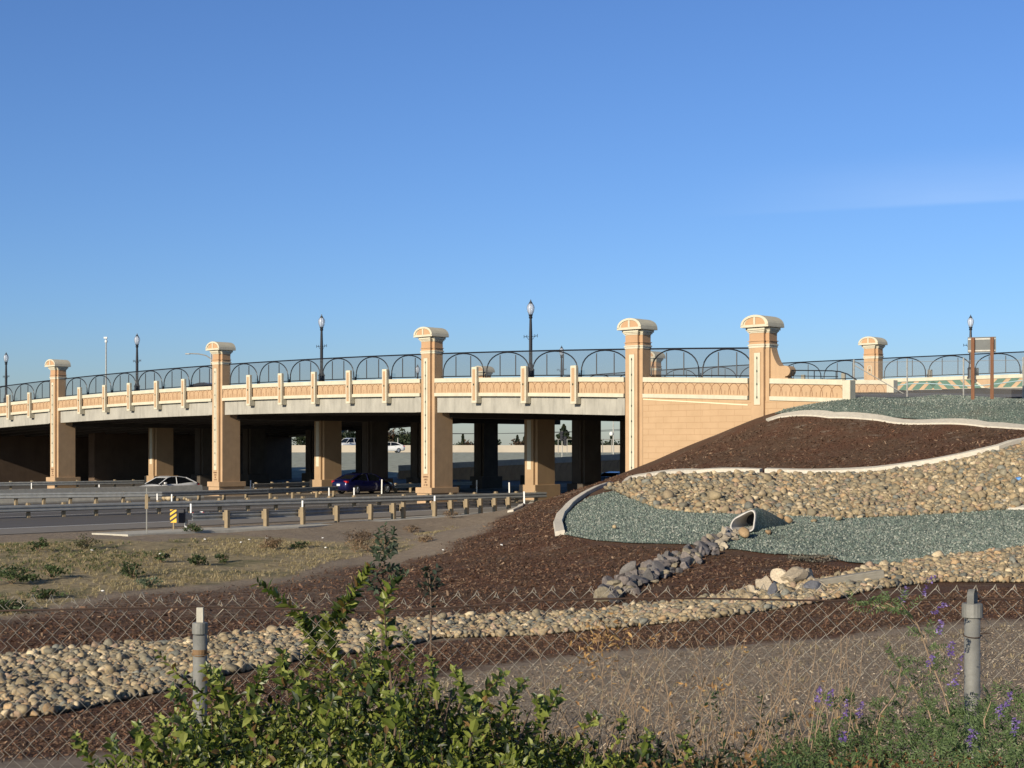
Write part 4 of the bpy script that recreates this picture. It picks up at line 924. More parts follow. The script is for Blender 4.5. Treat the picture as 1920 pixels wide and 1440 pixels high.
# ------------------------------------------------------------------ timber sign and chain link fence on the crest
p1 = px(1824, 748, 66); z1 = float(HT(p1.x, p1.y)); e_ = empty('road_sign', (p1.x, p1.y, z1), ROT * .45); tag(e_, 'back of a grey road sign on two brown timber posts', 'sign')
H_ = CAMZ + (HY - 632) / F * 66 - z1
m = MB(); m.box(-.075, .075, -.05, .05, -.3, H_ - .02, .01); m.build('post', M['signwood'], e_)
m = MB(); m.box(.74, .89, -.05, .05, -.3, H_ - .02, .01); m.build('post', M['signwood'], e_)
m = MB(); m.box(-.22, .98, .065, .085, H_ - .70, H_ + .0); m.build('panel', M['signback'], e_)
m = MB(); m.box(-.2, .96, .048, .064, H_ - .12, H_ - .06); m.box(-.2, .96, .048, .064, H_ - .64, H_ - .58); m.build('cross_rail', M['galv'], e_)
x0, y0 = TR(.4, 9.3); zb = float(HT(*TR(-5.5, 9.3))) ; e_ = empty('chain_link_fence', (x0, y0, 0), ROT); tag(e_, 'distant galvanised chain link fence along the gravel crest by the road', 'fence')
ts = [.4 - 3.05 * k for k in range(9)]
for k, t in enumerate(ts):
    z = 5.9 - .03 * k * 3.05 * .9; m = MB(); m.tube([(.4 - t, 0, z - .4), (.4 - t, 0, z + 1.95)], .042 if k else .05, 6); m.build('post', M['galv'], e_)
m = MB(); m.loft([[(.4 - t, .02, 5.85 - .03 * k * 3.05 * .9), (.4 - t, .02, 7.75 - .03 * k * 3.05 * .9)] for k, t in enumerate(ts)], False, False); m.build('mesh', M['linkscreen'], e_)
m = MB(); m.tube([(.05, 0, 7.55), (2.9, -.1, 6.0)], .025, 5); m.build('brace', M['galv'], e_)
m = MB(); m.tube([(.4 - t, 0, 7.70 - .03 * k * 3.05 * .9) for k, t in enumerate(ts)], .009, 4); m.build('top_wire', M['galv'], e_)

# ------------------------------------------------------------------ culvert, riprap, drain
c = hit([(1391, 1001)])[0]; cz = float(HT(*c)); e_ = empty('culvert', (c[0], c[1] - .05, cz + .10), -.35); tag(e_, 'pale plastic culvert pipe with mitred mouth in the gravel slope', 'pipe')
key = [(-.36, .10), (-.30, .29), (-.12, .42), (.12, .54), (.24, .56), (.32, .46), (.33, .22), (.29, .0), (.0, -.05), (-.26, -.03)]
def cring(off, y0, lean, sx=1., sz=1., dx=0., dz=0., n=4):
    out = []; K = len(key)
    for i in range(K):
        p0, p1, p2, p3 = [np.array(key[(i + q) % K]) for q in (-1, 0, 1, 2)]
        for q in range(n):
            f = q / n; p = .5 * ((2 * p1) + (p2 - p0) * f + (2 * p0 - 5 * p1 + 4 * p2 - p3) * f * f + (3 * p1 - p0 - 3 * p2 + p3) * f ** 3)
            d_ = p - np.array([0, .24]); d_ = d_ / np.hypot(*d_); p = p + d_ * off
            out.append((p[0] * sx + dx, y0 + lean * p[1], p[1] * sz + dz))
    return out
m = MB(); m.loft([cring(-.035, 1.3, .1, .8, .8, .15, .12), cring(-.035, .01, .62), cring(.0, .0, .62), cring(.02, .06, .62)], False); m.build('pipe', mat('pale_pipe', (.56, .52, .46), .6, .08, 6, dirt=.3), e_, smooth=False)
m = MB(); m.loft([cring(.0, 1.25, .1, .8, .8, .15, .12), cring(.0, 1.3, .1, .8, .8, .15, .12)], True); m.build('pipe_dark_end', M['black'], e_)  # black disc standing in for the darkness inside the pipe
m = MB(); m.loft([cring(.022, .05, .62), cring(.05, .35, .6, 1.05, 1.02, .03), cring(.06, .9, .5, 1.2, .92, .12, -.02), cring(.06, 1.7, .3, 1.5, .6, .25, -.05), cring(.05, 2.6, .1, 1.8, .25, .35, -.1)], False); m.build('gravel_cover', M['gravel'], e_, smooth=True)
RPP = np.array([(.15,.135,.12),(.115,.105,.10),(.20,.165,.14),(.27,.225,.15),(.085,.08,.085),(.17,.145,.13)])
def rock(x, y, size, pal, label, group, up=.3, sc=(1, 1, 1), name='riprap_rock'):
    v = I3.copy()
    for q in range(11):
        d = rng.normal(size=3); d /= np.linalg.norm(d); h = rng.uniform(.42, .8); k = v @ d; v -= np.outer(np.maximum(k - h, 0), d)
    v *= (1 + .10 * np.sin(v @ rng.normal(size=3) * 3))[:, None]
    v = v * size * .5 * np.array([rng.uniform(.95, 1.45), rng.uniform(.8, 1.1), rng.uniform(.65, .95)]) * np.array(sc)
    v = v @ randrot(1)[0].T if rng.random() < .6 else v @ rotz(np.array([rng.uniform(0, 6)]))[0].T
    col_ = pal[rng.integers(0, len(pal))] * rng.uniform(.8, 1.25); o = npmesh(name, v, F3, M['stone'], col=np.tile(col_, (len(v), 1)), smooth=False)
    o.location = (x, y, float(HT(x, y)) + size * up); return tag(o, label, 'rock', group)
path = [((1128, 1120), 26), ((1185, 1098), 25), ((1245, 1072), 23), ((1300, 1048), 22), ((1345, 1022), 20), ((1378, 1006), 14)]
used = []
for k in range(230):
    f = (k / 229.) ** .9 * (len(path) - 1); i = min(int(f), len(path) - 2); f -= i; (a, wa), (b, wb) = path[i], path[i+1]
    x = a[0] + (b[0] - a[0]) * f + rnd.uniform(-10, 10); y = a[1] + (b[1] - a[1]) * f + rnd.uniform(-1, 1) * (wa + (wb - wa) * f) * .72 * .95
    h = hit([(x, y)])[0]; up = (k / 229.)
    pal = RPP if up < .78 else np.array([(.36,.30,.21),(.30,.25,.18),(.22,.20,.18)])
    rock(h[0], h[1], rnd.choice([.17, .23, .3, .38, .48]) * (1 - .35 * up), pal, 'angular grey rock in the riprap channel below the culvert' if up < .78 else 'angular tan rock at the top of the riprap channel below the culvert', 'riprap channel rocks')
for (x, y, s_, q, lb) in [(1436,1112,.55,0,'cream boulder at the left end of the boulder group in the swale'),(1462,1100,.62,0,'broad cream boulder lit from the left in the swale'),(1490,1098,.62,0,'tallest pale boulder in the middle of the swale boulder group'),(1512,1094,.5,0,'cream boulder right of the tallest one in the swale'),
                     (1447,1122,.42,1,'dark grey flat boulder in front of the cream ones'),(1520,1112,.46,1,'grey boulder at the right of the swale boulder group'),(1540,1108,.40,0,'small tan boulder at the right end of the swale boulder group'),(1412,1118,.36,0,'small tan boulder leading into the swale boulder group'),(1475,1120,.34,0,'small pale boulder at the front of the swale boulder group')]:
    h = hit([(x, y)])[0]; rock(h[0], h[1], s_, np.array([(.44,.36,.25)]) if q == 0 else np.array([(.13,.13,.14)]), lb, None, .25, (1.1, .9, .9), name='boulder')
h = hit([(1596, 1098)])[0]; m = MB(); m.box(-.75, .75, -.10, .10, -.05, .14, .015); o = m.build('timber_edging', mat('weathered_board', (.30, .27, .21), .9, .2, 5, .3, 40, stretch=(1, 6, 6)), loc=(h[0], h[1], float(HT(*h)) + .10)); o.rotation_euler = (0, -.12, .25); tag(o, 'weathered grey board lying across the cobble swale', 'board')
dp = hit([(1853, 951), (1893, 936), (1945, 925), (1960, 957), (1890, 958)]); m = MB(); zt = [float(HT(*p)) for p in dp]
m.add([(x, y, z + .10) for (x, y), z in zip(dp, zt)] + [(x, y, z - .2) for (x, y), z in zip(dp, zt)], [(0, 1, 2, 3, 4)] + [(i, (i+1) % 5, (i+1) % 5 + 5, i + 5) for i in range(5)])
tag(m.build('drain_apron', M['kerb']), 'pale concrete drain apron at the right edge between cobbles and gravel', 'drain')
h = hit([(1911, 906)])[0]; v = I1 * np.array([.11, .10, .07]) * (1 + .3 * np.sin(I1 @ np.array([7., 5, 9])))[:, None]; o = npmesh('plastic_bag', v, F1, mat('blue_plastic', (.12, .30, .62), .2), smooth=False); o.location = (h[0], h[1], float(HT(*h)) + .14); tag(o, 'small crumpled blue plastic bag on the upper cobbles', 'litter')

# ------------------------------------------------------------------ cars
def car(x, y, z, heading, paintm, label, suv=False, name='parked_car', L=4.6):
    e_ = empty(name, (x, y, z), heading); tag(e_, label, 'car'); k = L / 4.6; hw = .90
    rf = 1.45 if not suv else 1.72
    st = [(-2.30, .42, .78, .66), (-2.22, .30, 1.00, .80), (-1.95, .24, 1.07, .87), (-1.4, .20, 1.05, .90), (-.6, .18, .98, .91), (.4, .18, .96, .91), (1.0, .20, .94, .90), (1.6, .22, .84, .88), (2.05, .26, .72, .80), (2.24, .34, .60, .66), (2.30, .40, .52, .50)]
    if suv: st = [(a, b + .05, c + .12, d) for a, b, c, d in st]
    rings = []
    for X, zb, zt, w in st:
        zm = zb + (zt - zb) * .55; rings.append([(X*k, -w*.86, zb), (X*k, -w, zb + .12), (X*k, -w*1.0, zm), (X*k, -w*.96, zt - .07), (X*k, -w*.80, zt), (X*k, 0, zt + .03), (X*k, w*.80, zt), (X*k, w*.96, zt - .07), (X*k, w, zm), (X*k, w, zb + .12), (X*k, w*.86, zb)])
    m = MB(); m.loft(rings, True); bd = m.build('body', paintm, e_, smooth=True)
    belt = 1.0 if not suv else 1.12
    gl = [(-1.95, belt - .02, .01), (-1.15, rf - .10, .0), (-.6, rf - .02, 0), (.1, rf - .02, 0), (.45, rf - .10, 0), (1.25, belt - .08, 0)] if not suv else [(-2.15, belt - .02, 0), (-1.9, rf - .12, 0), (-1.2, rf - .02, 0), (.1, rf - .02, 0), (.5, rf - .10, 0), (1.25, belt - .08, 0)]
    rings = []
    for X, zt, _ in gl:
        w0 = .83; w1 = .83 - (zt - belt) * .42; zt = max(zt, belt - .06); rings.append([(X*k, -w0, belt - .12), (X*k, -w1, zt), (X*k, w1, zt), (X*k, w0, belt - .12)])
    m = MB(); m.loft(rings, True); m.build('windows', M['carglass'], e_, smooth=False)
    m = MB(); rr = []
    for X, zt, _ in gl[1:5]:
        w1 = .83 - (zt - belt) * .42 + .01; rr.append([(X*k, -w1, zt - .05), (X*k, -w1 + .05, zt + .012), (X*k, w1 - .05, zt + .012), (X*k, w1, zt - .05)])
    m.loft(rr, True)
    for sg in (-1, 1):
        def gp(i): X, zt, _ = gl[i]; return (X*k, sg * (.835 - (zt - belt) * .42), zt)
        m.tube([gp(0), gp(1)], .055, 5); m.tube([gp(4), gp(5)], .035, 5); m.tube([gp(1), gp(2), gp(3), gp(4)], .03, 5); m.tube([(-.28*k, sg * .84, belt - .1), (-.32*k, sg * .66, rf - .05)], .03, 5)
    m.build('roof', paintm, e_, smooth=False)
    for sx_, sy_ in ((1.42, 1), (1.42, -1), (-1.38, 1), (-1.38, -1)):
        w = empty('wheel', (sx_ * k, sy_ * .80, .33)); w.parent = e_; w.rotation_euler = (PI / 2, 0, 0)
        m = MB(); m.lathe([(.22, -.11), (.32, -.10), (.335, -.05), (.335, .05), (.32, .10), (.22, .11)], 20); m.build('tyre', M['tyre'], w)
        m = MB(); m.lathe([(.215, -.115), (.04, -.09), (.035, .09), (.215, .115)], 12)
        for q in range(5): a = q * 2 * PI / 5; m.tube([(.03 * math.cos(a), .03 * math.sin(a), -sy_ * .118), (.2 * math.cos(a), .2 * math.sin(a), -sy_ * .118)], .03, 4)
        m.build('rim', M['rim'], w)
    for sg in (-1, 1):
        m = MB(); m.loft([[(1.98*k, sg*.77, .60), (1.98*k, sg*.79, .68), (1.72*k, sg*.86, .78), (1.72*k, sg*.87, .68)], [(2.22*k, sg*.52, .58), (2.20*k, sg*.53, .63), (2.05*k, sg*.60, .74), (2.1*k, sg*.55, .64)]], True); m.build('headlight', M['lens'], e_)
        m = MB(); m.box(-2.255*k, -2.05*k, min(sg*.48, sg*.83), max(sg*.48, sg*.83), .80, .95, .02); m.build('tail_light', M['tail'], e_)
        m = MB(); m.box(.68*k, .86*k, min(sg*.86, sg*1.02), max(sg*.86, sg*1.02), .93, 1.06, .02); m.build('mirror', paintm, e_)
        m = MB(); m.box(-.05*k, .12*k, min(sg*.905, sg*.935), max(sg*.905, sg*.935), .80, .825); m.box(-.98*k, -.82*k, min(sg*.90, sg*.93), max(sg*.90, sg*.93), .82, .845); m.build('door_handle', paintm, e_)
    m = MB(); m.box(-2.325*k, -2.30*k, -.17, .17, .60, .74); m.build('licence_plate', M['plate'], e_)
    m = MB(); m.box(2.24*k, 2.31*k, -.45, .45, .36, .48); m.build('grille', M['black'], e_)
    return e_
HR = math.atan2(Rv[1], Rv[0])
q = px(313, HY, 103); car(q.x, q.y, -.19, HR + PI, M['carwhite'], 'white sedan driving left behind the concrete barrier', name='sedan', L=4.4)
q = px(682, HY + 3.3 * F / 104.3, 104.3); car(q.x, q.y, 0, HR, M['carblue'], 'dark navy sedan with red tail lights driving away under the bridge', name='sedan')
t_ = 13.1 * UU; x_, y_ = TR(t_, 2.6); car(x_, y_, zdeck(t_, 2.6) - .02, ROT, M['cardark'], 'dark car on the bridge deck of which only the roof shows above the coping', name='sedan')
q = px(1163, 0, 112); car(q.x, q.y, 0.0, HR + .1, M['carsilver'], 'blue car half hidden behind the mulch slope under the bridge', name='sedan', L=4.8)

# ------------------------------------------------------------------ beyond the bridge: ramp, slope, wall, trees, poles
def farline(pts, z0f, z1f, name, m, thick=.4, kind=None, label=None, cat=None):
    mb = MB(); rings = []
    for x, ya, yb, Y in pts:
        a = px(x, ya, Y); b = px(x, yb, Y); rings.append([(a.x, a.y, b.z), (a.x, a.y, a.z), (a.x, a.y + thick, a.z), (a.x, a.y + thick, b.z)])
    mb.loft(rings, True); o = mb.build(name, m)
    if kind: tag(o, kind=kind)
    if label: tag(o, label, cat)
    return o
mb = MB(); A_ = []
for x in range(380, 1260, 40):
    Y0 = 158; p = px(x, 0, 162); q = px(x, 0, 200); A_.append([(p.x - 1, 162, -.06), (p.x, 166, .6), (q.x, 200, 2.45), (q.x * 1.1, 222, 2.55), (q.x * 1.1, 260, 2.55)])
mb.loft(A_, False, False); tag(mb.build('far_slope', mat('far_gravel', (.33, .34, .26), .95, .25, 1.5, .3, 5), None, smooth=False), kind='structure')
mb = MB(); mb.loft([[(px(x, 0, 214).x, 214, 2.4), (px(x, 0, 214).x, 214, 3.55), (px(x, 0, 214).x, 214.4, 3.55), (px(x, 0, 214).x, 214.4, 2.4)] for x in (380, 600, 800, 1000, 1250)], True)
tag(mb.build('sound_barrier', mat('far_cream_wall', (.50, .43, .33), .9, .08, .6)), 'long pale wall along the far ramp seen between the columns', 'wall')
# arched tan wall of the far ramp, seen through the right opening
mb = MB(); zt_ = lambda x: 1.27 + (x - 700) * .003
xs_ = list(range(740, 1240, 20))
for Yw, mi in ((148, 0),):
    mb.mi = 0; mb.loft([[(px(x, 0, Yw).x, Yw - (x - 900) * .03, -.1), (px(x, 0, Yw).x, Yw - (x - 900) * .03, zt_(x) - .55), (px(x, 0, Yw).x, Yw + .5 - (x - 900) * .03, zt_(x) - .55), (px(x, 0, Yw).x, Yw + .5 - (x - 900) * .03, -.1)] for x in xs_], True)
    mb.mi = 1; mb.loft([[(px(x, 0, Yw).x, Yw - .08 - (x - 900) * .03, zt_(x) - .55), (px(x, 0, Yw).x, Yw - .08 - (x - 900) * .03, zt_(x)), (px(x, 0, Yw).x, Yw + .6 - (x - 900) * .03, zt_(x)), (px(x, 0, Yw).x, Yw + .6 - (x - 900) * .03, zt_(x) - .55)] for x in xs_], True)
    mb.mi = 0
    for k in range(44):
        x = 744 + k * 11; X = px(x, 0, Yw).x; Yq = Yw - .03 - (x - 900) * .03
        for sg in (-1, 1): mb.tube([(X + sg * .30, Yq, zt_(x) - 1.35), (X + sg * .27, Yq, zt_(x) - .95), (X + sg * .1, Yq, zt_(x) - .68), (X, Yq, zt_(x) - .62)], .035, 4)
tag(mb.build('ramp_wall', [M['tan'], M['concrete']]), 'low tan wall with arch relief and grey coping beyond the underpass', 'wall')
q = px(727, 0, 205); car(q.x, q.y, 2.52, PI + .25, M['carwhite'], 'distant white sedan on the far ramp seen between two columns', name='sedan')
q = px(655, 0, 218); car(q.x, q.y, 2.9, PI + .8, M['carwhite'], 'distant white sport utility vehicle beyond the pale far wall', suv=True, name='suv')
def foliage(n, cz, rz, rx, size, pal, clump=26, shape='round', g=rng):
    cc = g.normal(size=(clump, 3)); cc /= np.linalg.norm(cc, axis=1)[:, None]; cc *= g.uniform(.35, 1., (clump, 1))
    k = g.integers(0, clump, n); p = cc[k] * 1.0 + g.normal(0, .20, (n, 3))
    if shape == 'cone':
        hh = g.uniform(0, 1, n) ** 1.25; a = g.uniform(0, 2*PI, n); lay = .78 + .22 * np.sin(hh * 34 + a); rr = (1 - hh) ** .9 * lay * np.sqrt(g.uniform(.15, 1, n)); P = np.stack([rx * rr * np.cos(a), rx * rr * np.sin(a), cz + rz * (2 * hh - 1)], -1); k = (hh * 12).astype(int) % clump
    else: P = p * np.array([rx, rx, rz]) + np.array([0, 0, cz])
    s = size * g.uniform(.6, 1.4, n); Q = np.array([(-1, -.6, 0), (1, -.6, 0), (.8, .7, .15), (-.7, .8, -.1)], float)
    Vv = np.einsum('nij,nvj->nvi', randrot(n, g), Q[None] * s[:, None, None] * .5) + P[:, None]
    cl = pal[k % len(pal)] * g.uniform(.7, 1.3, (n, 1)); return Vv.reshape(-1, 3), np.arange(n * 4).reshape(-1, 4), np.repeat(cl, 4, 0)
TP = np.array([(.030,.045,.022),(.045,.060,.028),(.022,.035,.020),(.055,.062,.030)]); TB = np.array([(.10,.06,.035),(.08,.05,.03),(.06,.05,.03)])
def tree(x, ytop, Y, rx, label, shape='round', pal=TP, name='tree', n=1500, base=0.):
    X = px(x, 0, Y).x; H = CAMZ + (HY - ytop) / F * Y - base; e_ = empty(name, (X, Y, base)); tag(e_, label, 'tree', 'trees beyond the freeway')
    m = MB(); m.tube([(0, 0, 0), (rx * .05, 0, H * .3), (0, 0, H * .8)], max(.12, rx * .09), 7, r2=.04)
    if shape != 'cone':
        for k in range(5): a = k * 1.3; m.tube([(0, 0, H * (.25 + .08 * k)), (rx * .5 * math.cos(a), rx * .5 * math.sin(a), H * (.45 + .08 * k))], rx * .035, 5, r2=.03)
    m.build('trunk', M['bark'], e_)
    if shape == 'cone': v, f, c_ = foliage(n, H * .54, H * .46, rx, H * .045 + .12, pal, shape='cone')
    else: v, f, c_ = foliage(n, H * .60, H * .38, rx * .85, H * .04 + .15, pal)
    npmesh('crown', v, f, M['leafsoft'], e_, col=c_, smooth=False); return e_
tree(1057, 797, 300, 4.5, 'big dark conifer seen through the opening right of the lit column foot', 'cone', n=3000)
tree(868, 814, 300, 1.1, 'narrow dark cypress seen in the opening beside the central pillar', 'cone')
tree(861, 828, 310, 2.4, 'low rounded tree at the left foot of the narrow cypress')
tree(877, 824, 290, 2.4, 'brownish round tree right of the narrow cypress', pal=TB)
tree(985, 815, 300, 2.8, 'dark conifer at the left edge of the lit-foot column', 'cone')
tree(976, 826, 290, 2.2, 'brown low tree beside the dark conifer under the bridge', pal=TB)
tree(970, 816, 330, 1.5, 'thin distant cypress in the narrow central opening', 'cone')
tree(922, 818, 300, 2.0, 'dark round tree showing in the narrowest opening')
tree(1147, 813, 320, 1.4, 'narrow spire tree left of the twin lamp pole', 'cone')
tree(1162, 825, 310, 3.0, 'low dark trees right of the twin lamp pole'); tree(1128, 829, 330, 4.5, 'low hedge-like tree left of the spire tree')
for x, yt, rx, lb in ((524, 808, 3., 'tree sliver in the leftmost bright opening'), (575, 806, 4.5, 'dark tree filling the opening left of a lit column'), (648, 802, 3.6, 'tall dark tree above the distant sport utility vehicle'), (660, 812, 2.5, 'lower tree right of the tall one above the sport utility vehicle'),
                      (700, 803, 3.0, 'airy grey green tree at the left of the widest dark opening'), (712, 811, 2.4, 'mid green tree behind the far light pole'), (722, 806, 2.6, 'brownish tall tree right of the far light pole'), (738, 806, 3.6, 'rounded dark tree above the distant white sedan'), (757, 809, 3.2, 'dark tree partly hidden by the central row of columns')):
    tree(x, yt, 285 + rx, rx, lb, n=1800, pal=TB if 'brownish' in lb else TP)
pole('light_pole', 715, 780, 846, 230, .16, 'far grey light pole among the trees seen under the bridge', 'pole')
for x, w_ in ((705.5, 'left of the far light pole'), (726.5, 'right of the far light pole'), (746, 'behind the tail of the distant white sedan')): pole('fence_post', x, 821, 845, 222, .10, 'thin pale post on the far wall, ' + w_, 'post')
def globes(e_, h):
    for dz, dx in ((0, 0), (-2.0, -.25)):
        m = MB(); m.lathe([(.05, -.3), (.22, -.2), (.26, 0), (.2, .2), (.05, .28)], 10, (dx, 0, h + dz)); m.build('lamp_head', M['white'], e_)
pole('light_pole', 1150, 784, 860, 190, .10, 'far pole with two white lamp heads, seen at the right opening', 'pole', globes)
pole('road_light', 1083, 782, 860, 190, .10, 'far curved arm road light above the conifer under the bridge', 'road light', arm(-2.6, .7))
def sig(e_, h):
    for dx, dz in ((.35, -1.2), (-.05, -.6)):
        m = MB(); m.box(dx - .18, dx + .18, -.15, .15, h + dz - .55, h + dz + .55, .03); hd = m.build('signal_head', M['black'], e_)
        for q in (-1, 0, 1): m = MB(); m.lathe([(.11, 0), (.12, .18)], 8); v_ = m.build('visor', M['black'], hd); v_.location = (dx, -.16, h + dz + q * .33); v_.rotation_euler = (PI/2, 0, 0)
pole('traffic_signal', 1116, 803, 862, 170, .08, 'traffic signal on a pole seen through the rightmost opening', 'traffic signal', sig)
pole('traffic_signal', 1054, 808, 862, 175, .07, 'small dark traffic signal beside the big conifer', 'traffic signal', sig)
for k, (ya, yb, Y) in enumerate(((801, 804, 240), (806, 801, 250))):
    a = px(500, ya, Y); b = px(1250, yb, Y); m = MB(); m.tube([(a.x + (b.x - a.x) * q / 12., Y, a.z + (b.z - a.z) * q / 12. - .9 * math.sin(PI * q / 12)) for q in range(13)], .035, 4)
    tag(m.build('power_line', M['black']), 'upper thin power line crossing the sky under the deck' if k else 'lower thin power line crossing the sky under the deck', 'power line')
e_ = empty('chain_link_fence', (px(1030, 0, 195).x, 195, 2.4)); tag(e_, 'far pale fence beyond the arched ramp wall under the bridge', 'fence')
w_ = px(1180, 0, 195).x - px(1030, 0, 195).x
for k in range(10): m = MB(); m.tube([(w_ * k / 9., 0, 0), (w_ * k / 9., 0, 1.9)], .05, 5); m.build('post', M['galv'], e_)
m = MB(); m.tube([(0, 0, 1.9), (w_, 0, 1.9)], .04, 4); m.build('top_rail', M['galv'], e_)

# ------------------------------------------------------------------ dry grass, weeds, tumbleweeds on the verge
def blades(A, B, Z, hgt, spread, wid, pal, nb, g=rng):
    n = len(A) * nb; a = np.repeat(A, nb); b = np.repeat(B, nb); z = np.repeat(Z, nb); th = g.uniform(0, 2*PI, n); h = hgt * g.uniform(.4, 1.2, n); lean = spread * g.uniform(.2, 1.2, n)
    dx, dy = np.cos(th), np.sin(th); ox = a + g.normal(0, .03, n); oy = b + g.normal(0, .03, n); w = wid * .5
    wx, wy = -dy * w, dx * w
    P = np.zeros((n, 5, 3)); P[:, 0] = np.stack([ox - wx, oy - wy, z], -1); P[:, 1] = np.stack([ox + wx, oy + wy, z], -1)
    P[:, 2] = np.stack([ox + dx * lean * .4 + wx * .8, oy + dy * lean * .4 + wy * .8, z + h * .6], -1); P[:, 3] = np.stack([ox + dx * lean * .4 - wx * .8, oy + dy * lean * .4 - wy * .8, z + h * .6], -1)
    P[:, 4] = np.stack([ox + dx * lean, oy + dy * lean, z + h * (.9 - .3 * (lean / (spread * 1.2 + 1e-6)))], -1)
    c = pal[g.integers(0, len(pal), n)] * g.uniform(.75, 1.25, (n, 1)); o = np.arange(n)[:, None] * 5
    F3 = np.concatenate([np.concatenate([o, o+1, o+2], 1), np.concatenate([o, o+2, o+3], 1), np.concatenate([o+3, o+2, o+4], 1)]); return P.reshape(-1, 3), F3, np.repeat(c, 5, 0)
ST = np.array([(.50,.39,.22),(.42,.33,.18),(.58,.47,.28),(.33,.25,.14)]); GRN = np.array([(.09,.13,.05),(.12,.15,.06),(.07,.10,.04)])
pgz = wpoly([(0,1020),(160,1018),(420,1010),(640,1018),(760,1012),(830,990),(860,985),(760,1035),(620,1052),(560,1078),(400,1092),(200,1116),(0,1160)], 40)
A, B = scatter(pgz, .20, .9); k = (np.sin(A * .8 + 2) * np.cos(B * .5) + rng.normal(0, .5, len(A))) > .05; A, B = A[k], B[k]
v, f, c_ = blades(A, B, HT(A, B), .10, .20, .011, ST, 10); DG0 = 1; tag(npmesh('dry_grass', v, f, M['straw'], col=c_, smooth=False), 'straw coloured dry grass tufts on the road verge', 'grass', kind='stuff')
k = (rng.random(len(A)) < .35) & (A < -11); v, f, c_ = blades(A[k], B[k], HT(A[k], B[k]), .12, .16, .016, GRN, 10); tag(npmesh('green_grass', v, f, M['straw'], col=c_, smooth=False), 'patchy green grass among the dry grass at the left', 'grass', kind='stuff')
A, B = scatter(pd1, .45, .9); k = rng.random(len(A)) < .5; A, B = A[k], B[k]; v, f, c_ = blades(A, B, HT(A, B), .10, .12, .006, ST, 9); tag(npmesh('dry_grass', v, f, M['straw'], col=c_, smooth=False), 'sparse thin dry grass on the bare ground behind the fence', 'grass', kind='stuff')
def bush(x, y, w, h, pal, n, label, cat='weed', name='weed', mt='leafsoft', size=.05, group='weeds on the road verge'):
    p = hit([(x, y)])[0]; z = float(HT(*p)); e_ = empty(name, (p[0], p[1], z)); tag(e_, label, cat, group)
    vv, ff, cc_ = foliage(n, h * .5, h * .42, w * .45, size, pal, clump=14); npmesh('foliage', vv, ff, M[mt], e_, col=cc_, smooth=False)
    m = MB()
    for k in range(7): a = k * .9; m.tube([(0, 0, 0), (w * .2 * math.cos(a), w * .2 * math.sin(a), h * .5), (w * .38 * math.cos(a), w * .38 * math.sin(a), h * .85)], .012, 4, r2=.004)
    m.build('stems', M['twig'], e_)
WG = np.array([(.06,.085,.03),(.09,.12,.045),(.045,.065,.028)]); WB = np.array([(.20,.13,.08),(.26,.17,.10),(.14,.095,.065)])
bush(362, 1000, .8, .45, WG, 500, 'bushy green weed at the end of the concrete pad below the guardrail')
bush(72, 1035, .8, .45, WG, 400, 'small dark green weed near the left verge edge'); bush(22, 1095, 1.6, .45, WG, 900, 'spreading green weed at the left edge of the verge'); bush(98, 1085, .9, .4, WG, 400, 'green weed just right of the spreading one')
bush(158, 1030, .9, .5, np.array([(.10,.10,.05),(.14,.12,.07)]), 350, 'olive weed beside white litter on the verge'); bush(248, 1085, .75, .5, WG, 400, 'leafy green weed in the middle of the verge'); bush(280, 1102, .7, .3, np.array([(.13,.16,.10)]), 250, 'pale grey green weed low on the verge')
bush(303, 1055, .5, .3, WG, 250, 'small green weed under the guardrail terminal'); bush(372, 1060, .7, .35, WG, 350, 'green weed left of centre on the verge'); bush(418, 1055, .45, .3, WG, 220, 'small round green weed further right on the verge')
bush(10, 1148, 1.4, .35, WG, 700, 'dark green ground weed at the lower left of the verge'); bush(88, 1122, .8, .25, WG, 300, 'low green weed above the lower left ground weed'); bush(560, 1028, .7, .3, WG, 260, 'green weed near the tumbleweed')
bush(511, 1030, .9, .42, WB, 900, 'round brown tumbleweed on the verge', 'tumbleweed', 'tumbleweed', size=.035, group=None); bush(690, 1035, 1.5, .75, WB, 1500, 'large brown dry bush with a dark shadow on the verge', 'dry bush', 'dry_bush', size=.04, group=None)
bush(846, 972, .8, .35, WB, 400, 'small brown tumbleweed in front of the guardrail posts', 'tumbleweed', 'tumbleweed', size=.035, group=None); bush(772, 998, .8, .3, WB, 400, 'flat brown tumbleweed right of the sapling', 'tumbleweed', 'tumbleweed', size=.035, group=None); bush(797, 1016, .7, .22, WB, 300, 'small dry bush at the mulch edge', 'dry bush', 'dry_bush', size=.035, group=None)
bush(1520, 1052, 1.5, .18, np.array([(.22,.19,.15),(.16,.14,.11)]), 700, 'flat grey brown dried weed on the mulch right of the riprap', 'dry weed', 'dry_weed', size=.04, group=None)
for x, y in [(172,1035),(384,1014),(452,1020),(467,1015),(300,1042),(605,1012),(611,1030),(192,1113),(500,1012),(940,1025),(830,1035)]:
    p = hit([(x, y)])[0]; m = MB(); m.box(-.04, .04, -.025, .025, 0, .02); m.box(-.01, .03, -.035, .01, .015, .035); o = m.build('litter', M['white'], loc=(p[0], p[1], float(HT(*p)) + .05)); o.rotation_euler = (.2, .3, rnd.uniform(0, 3)); tag(o, 'small scrap of white litter on the verge', 'litter', 'white litter scraps on the verge')

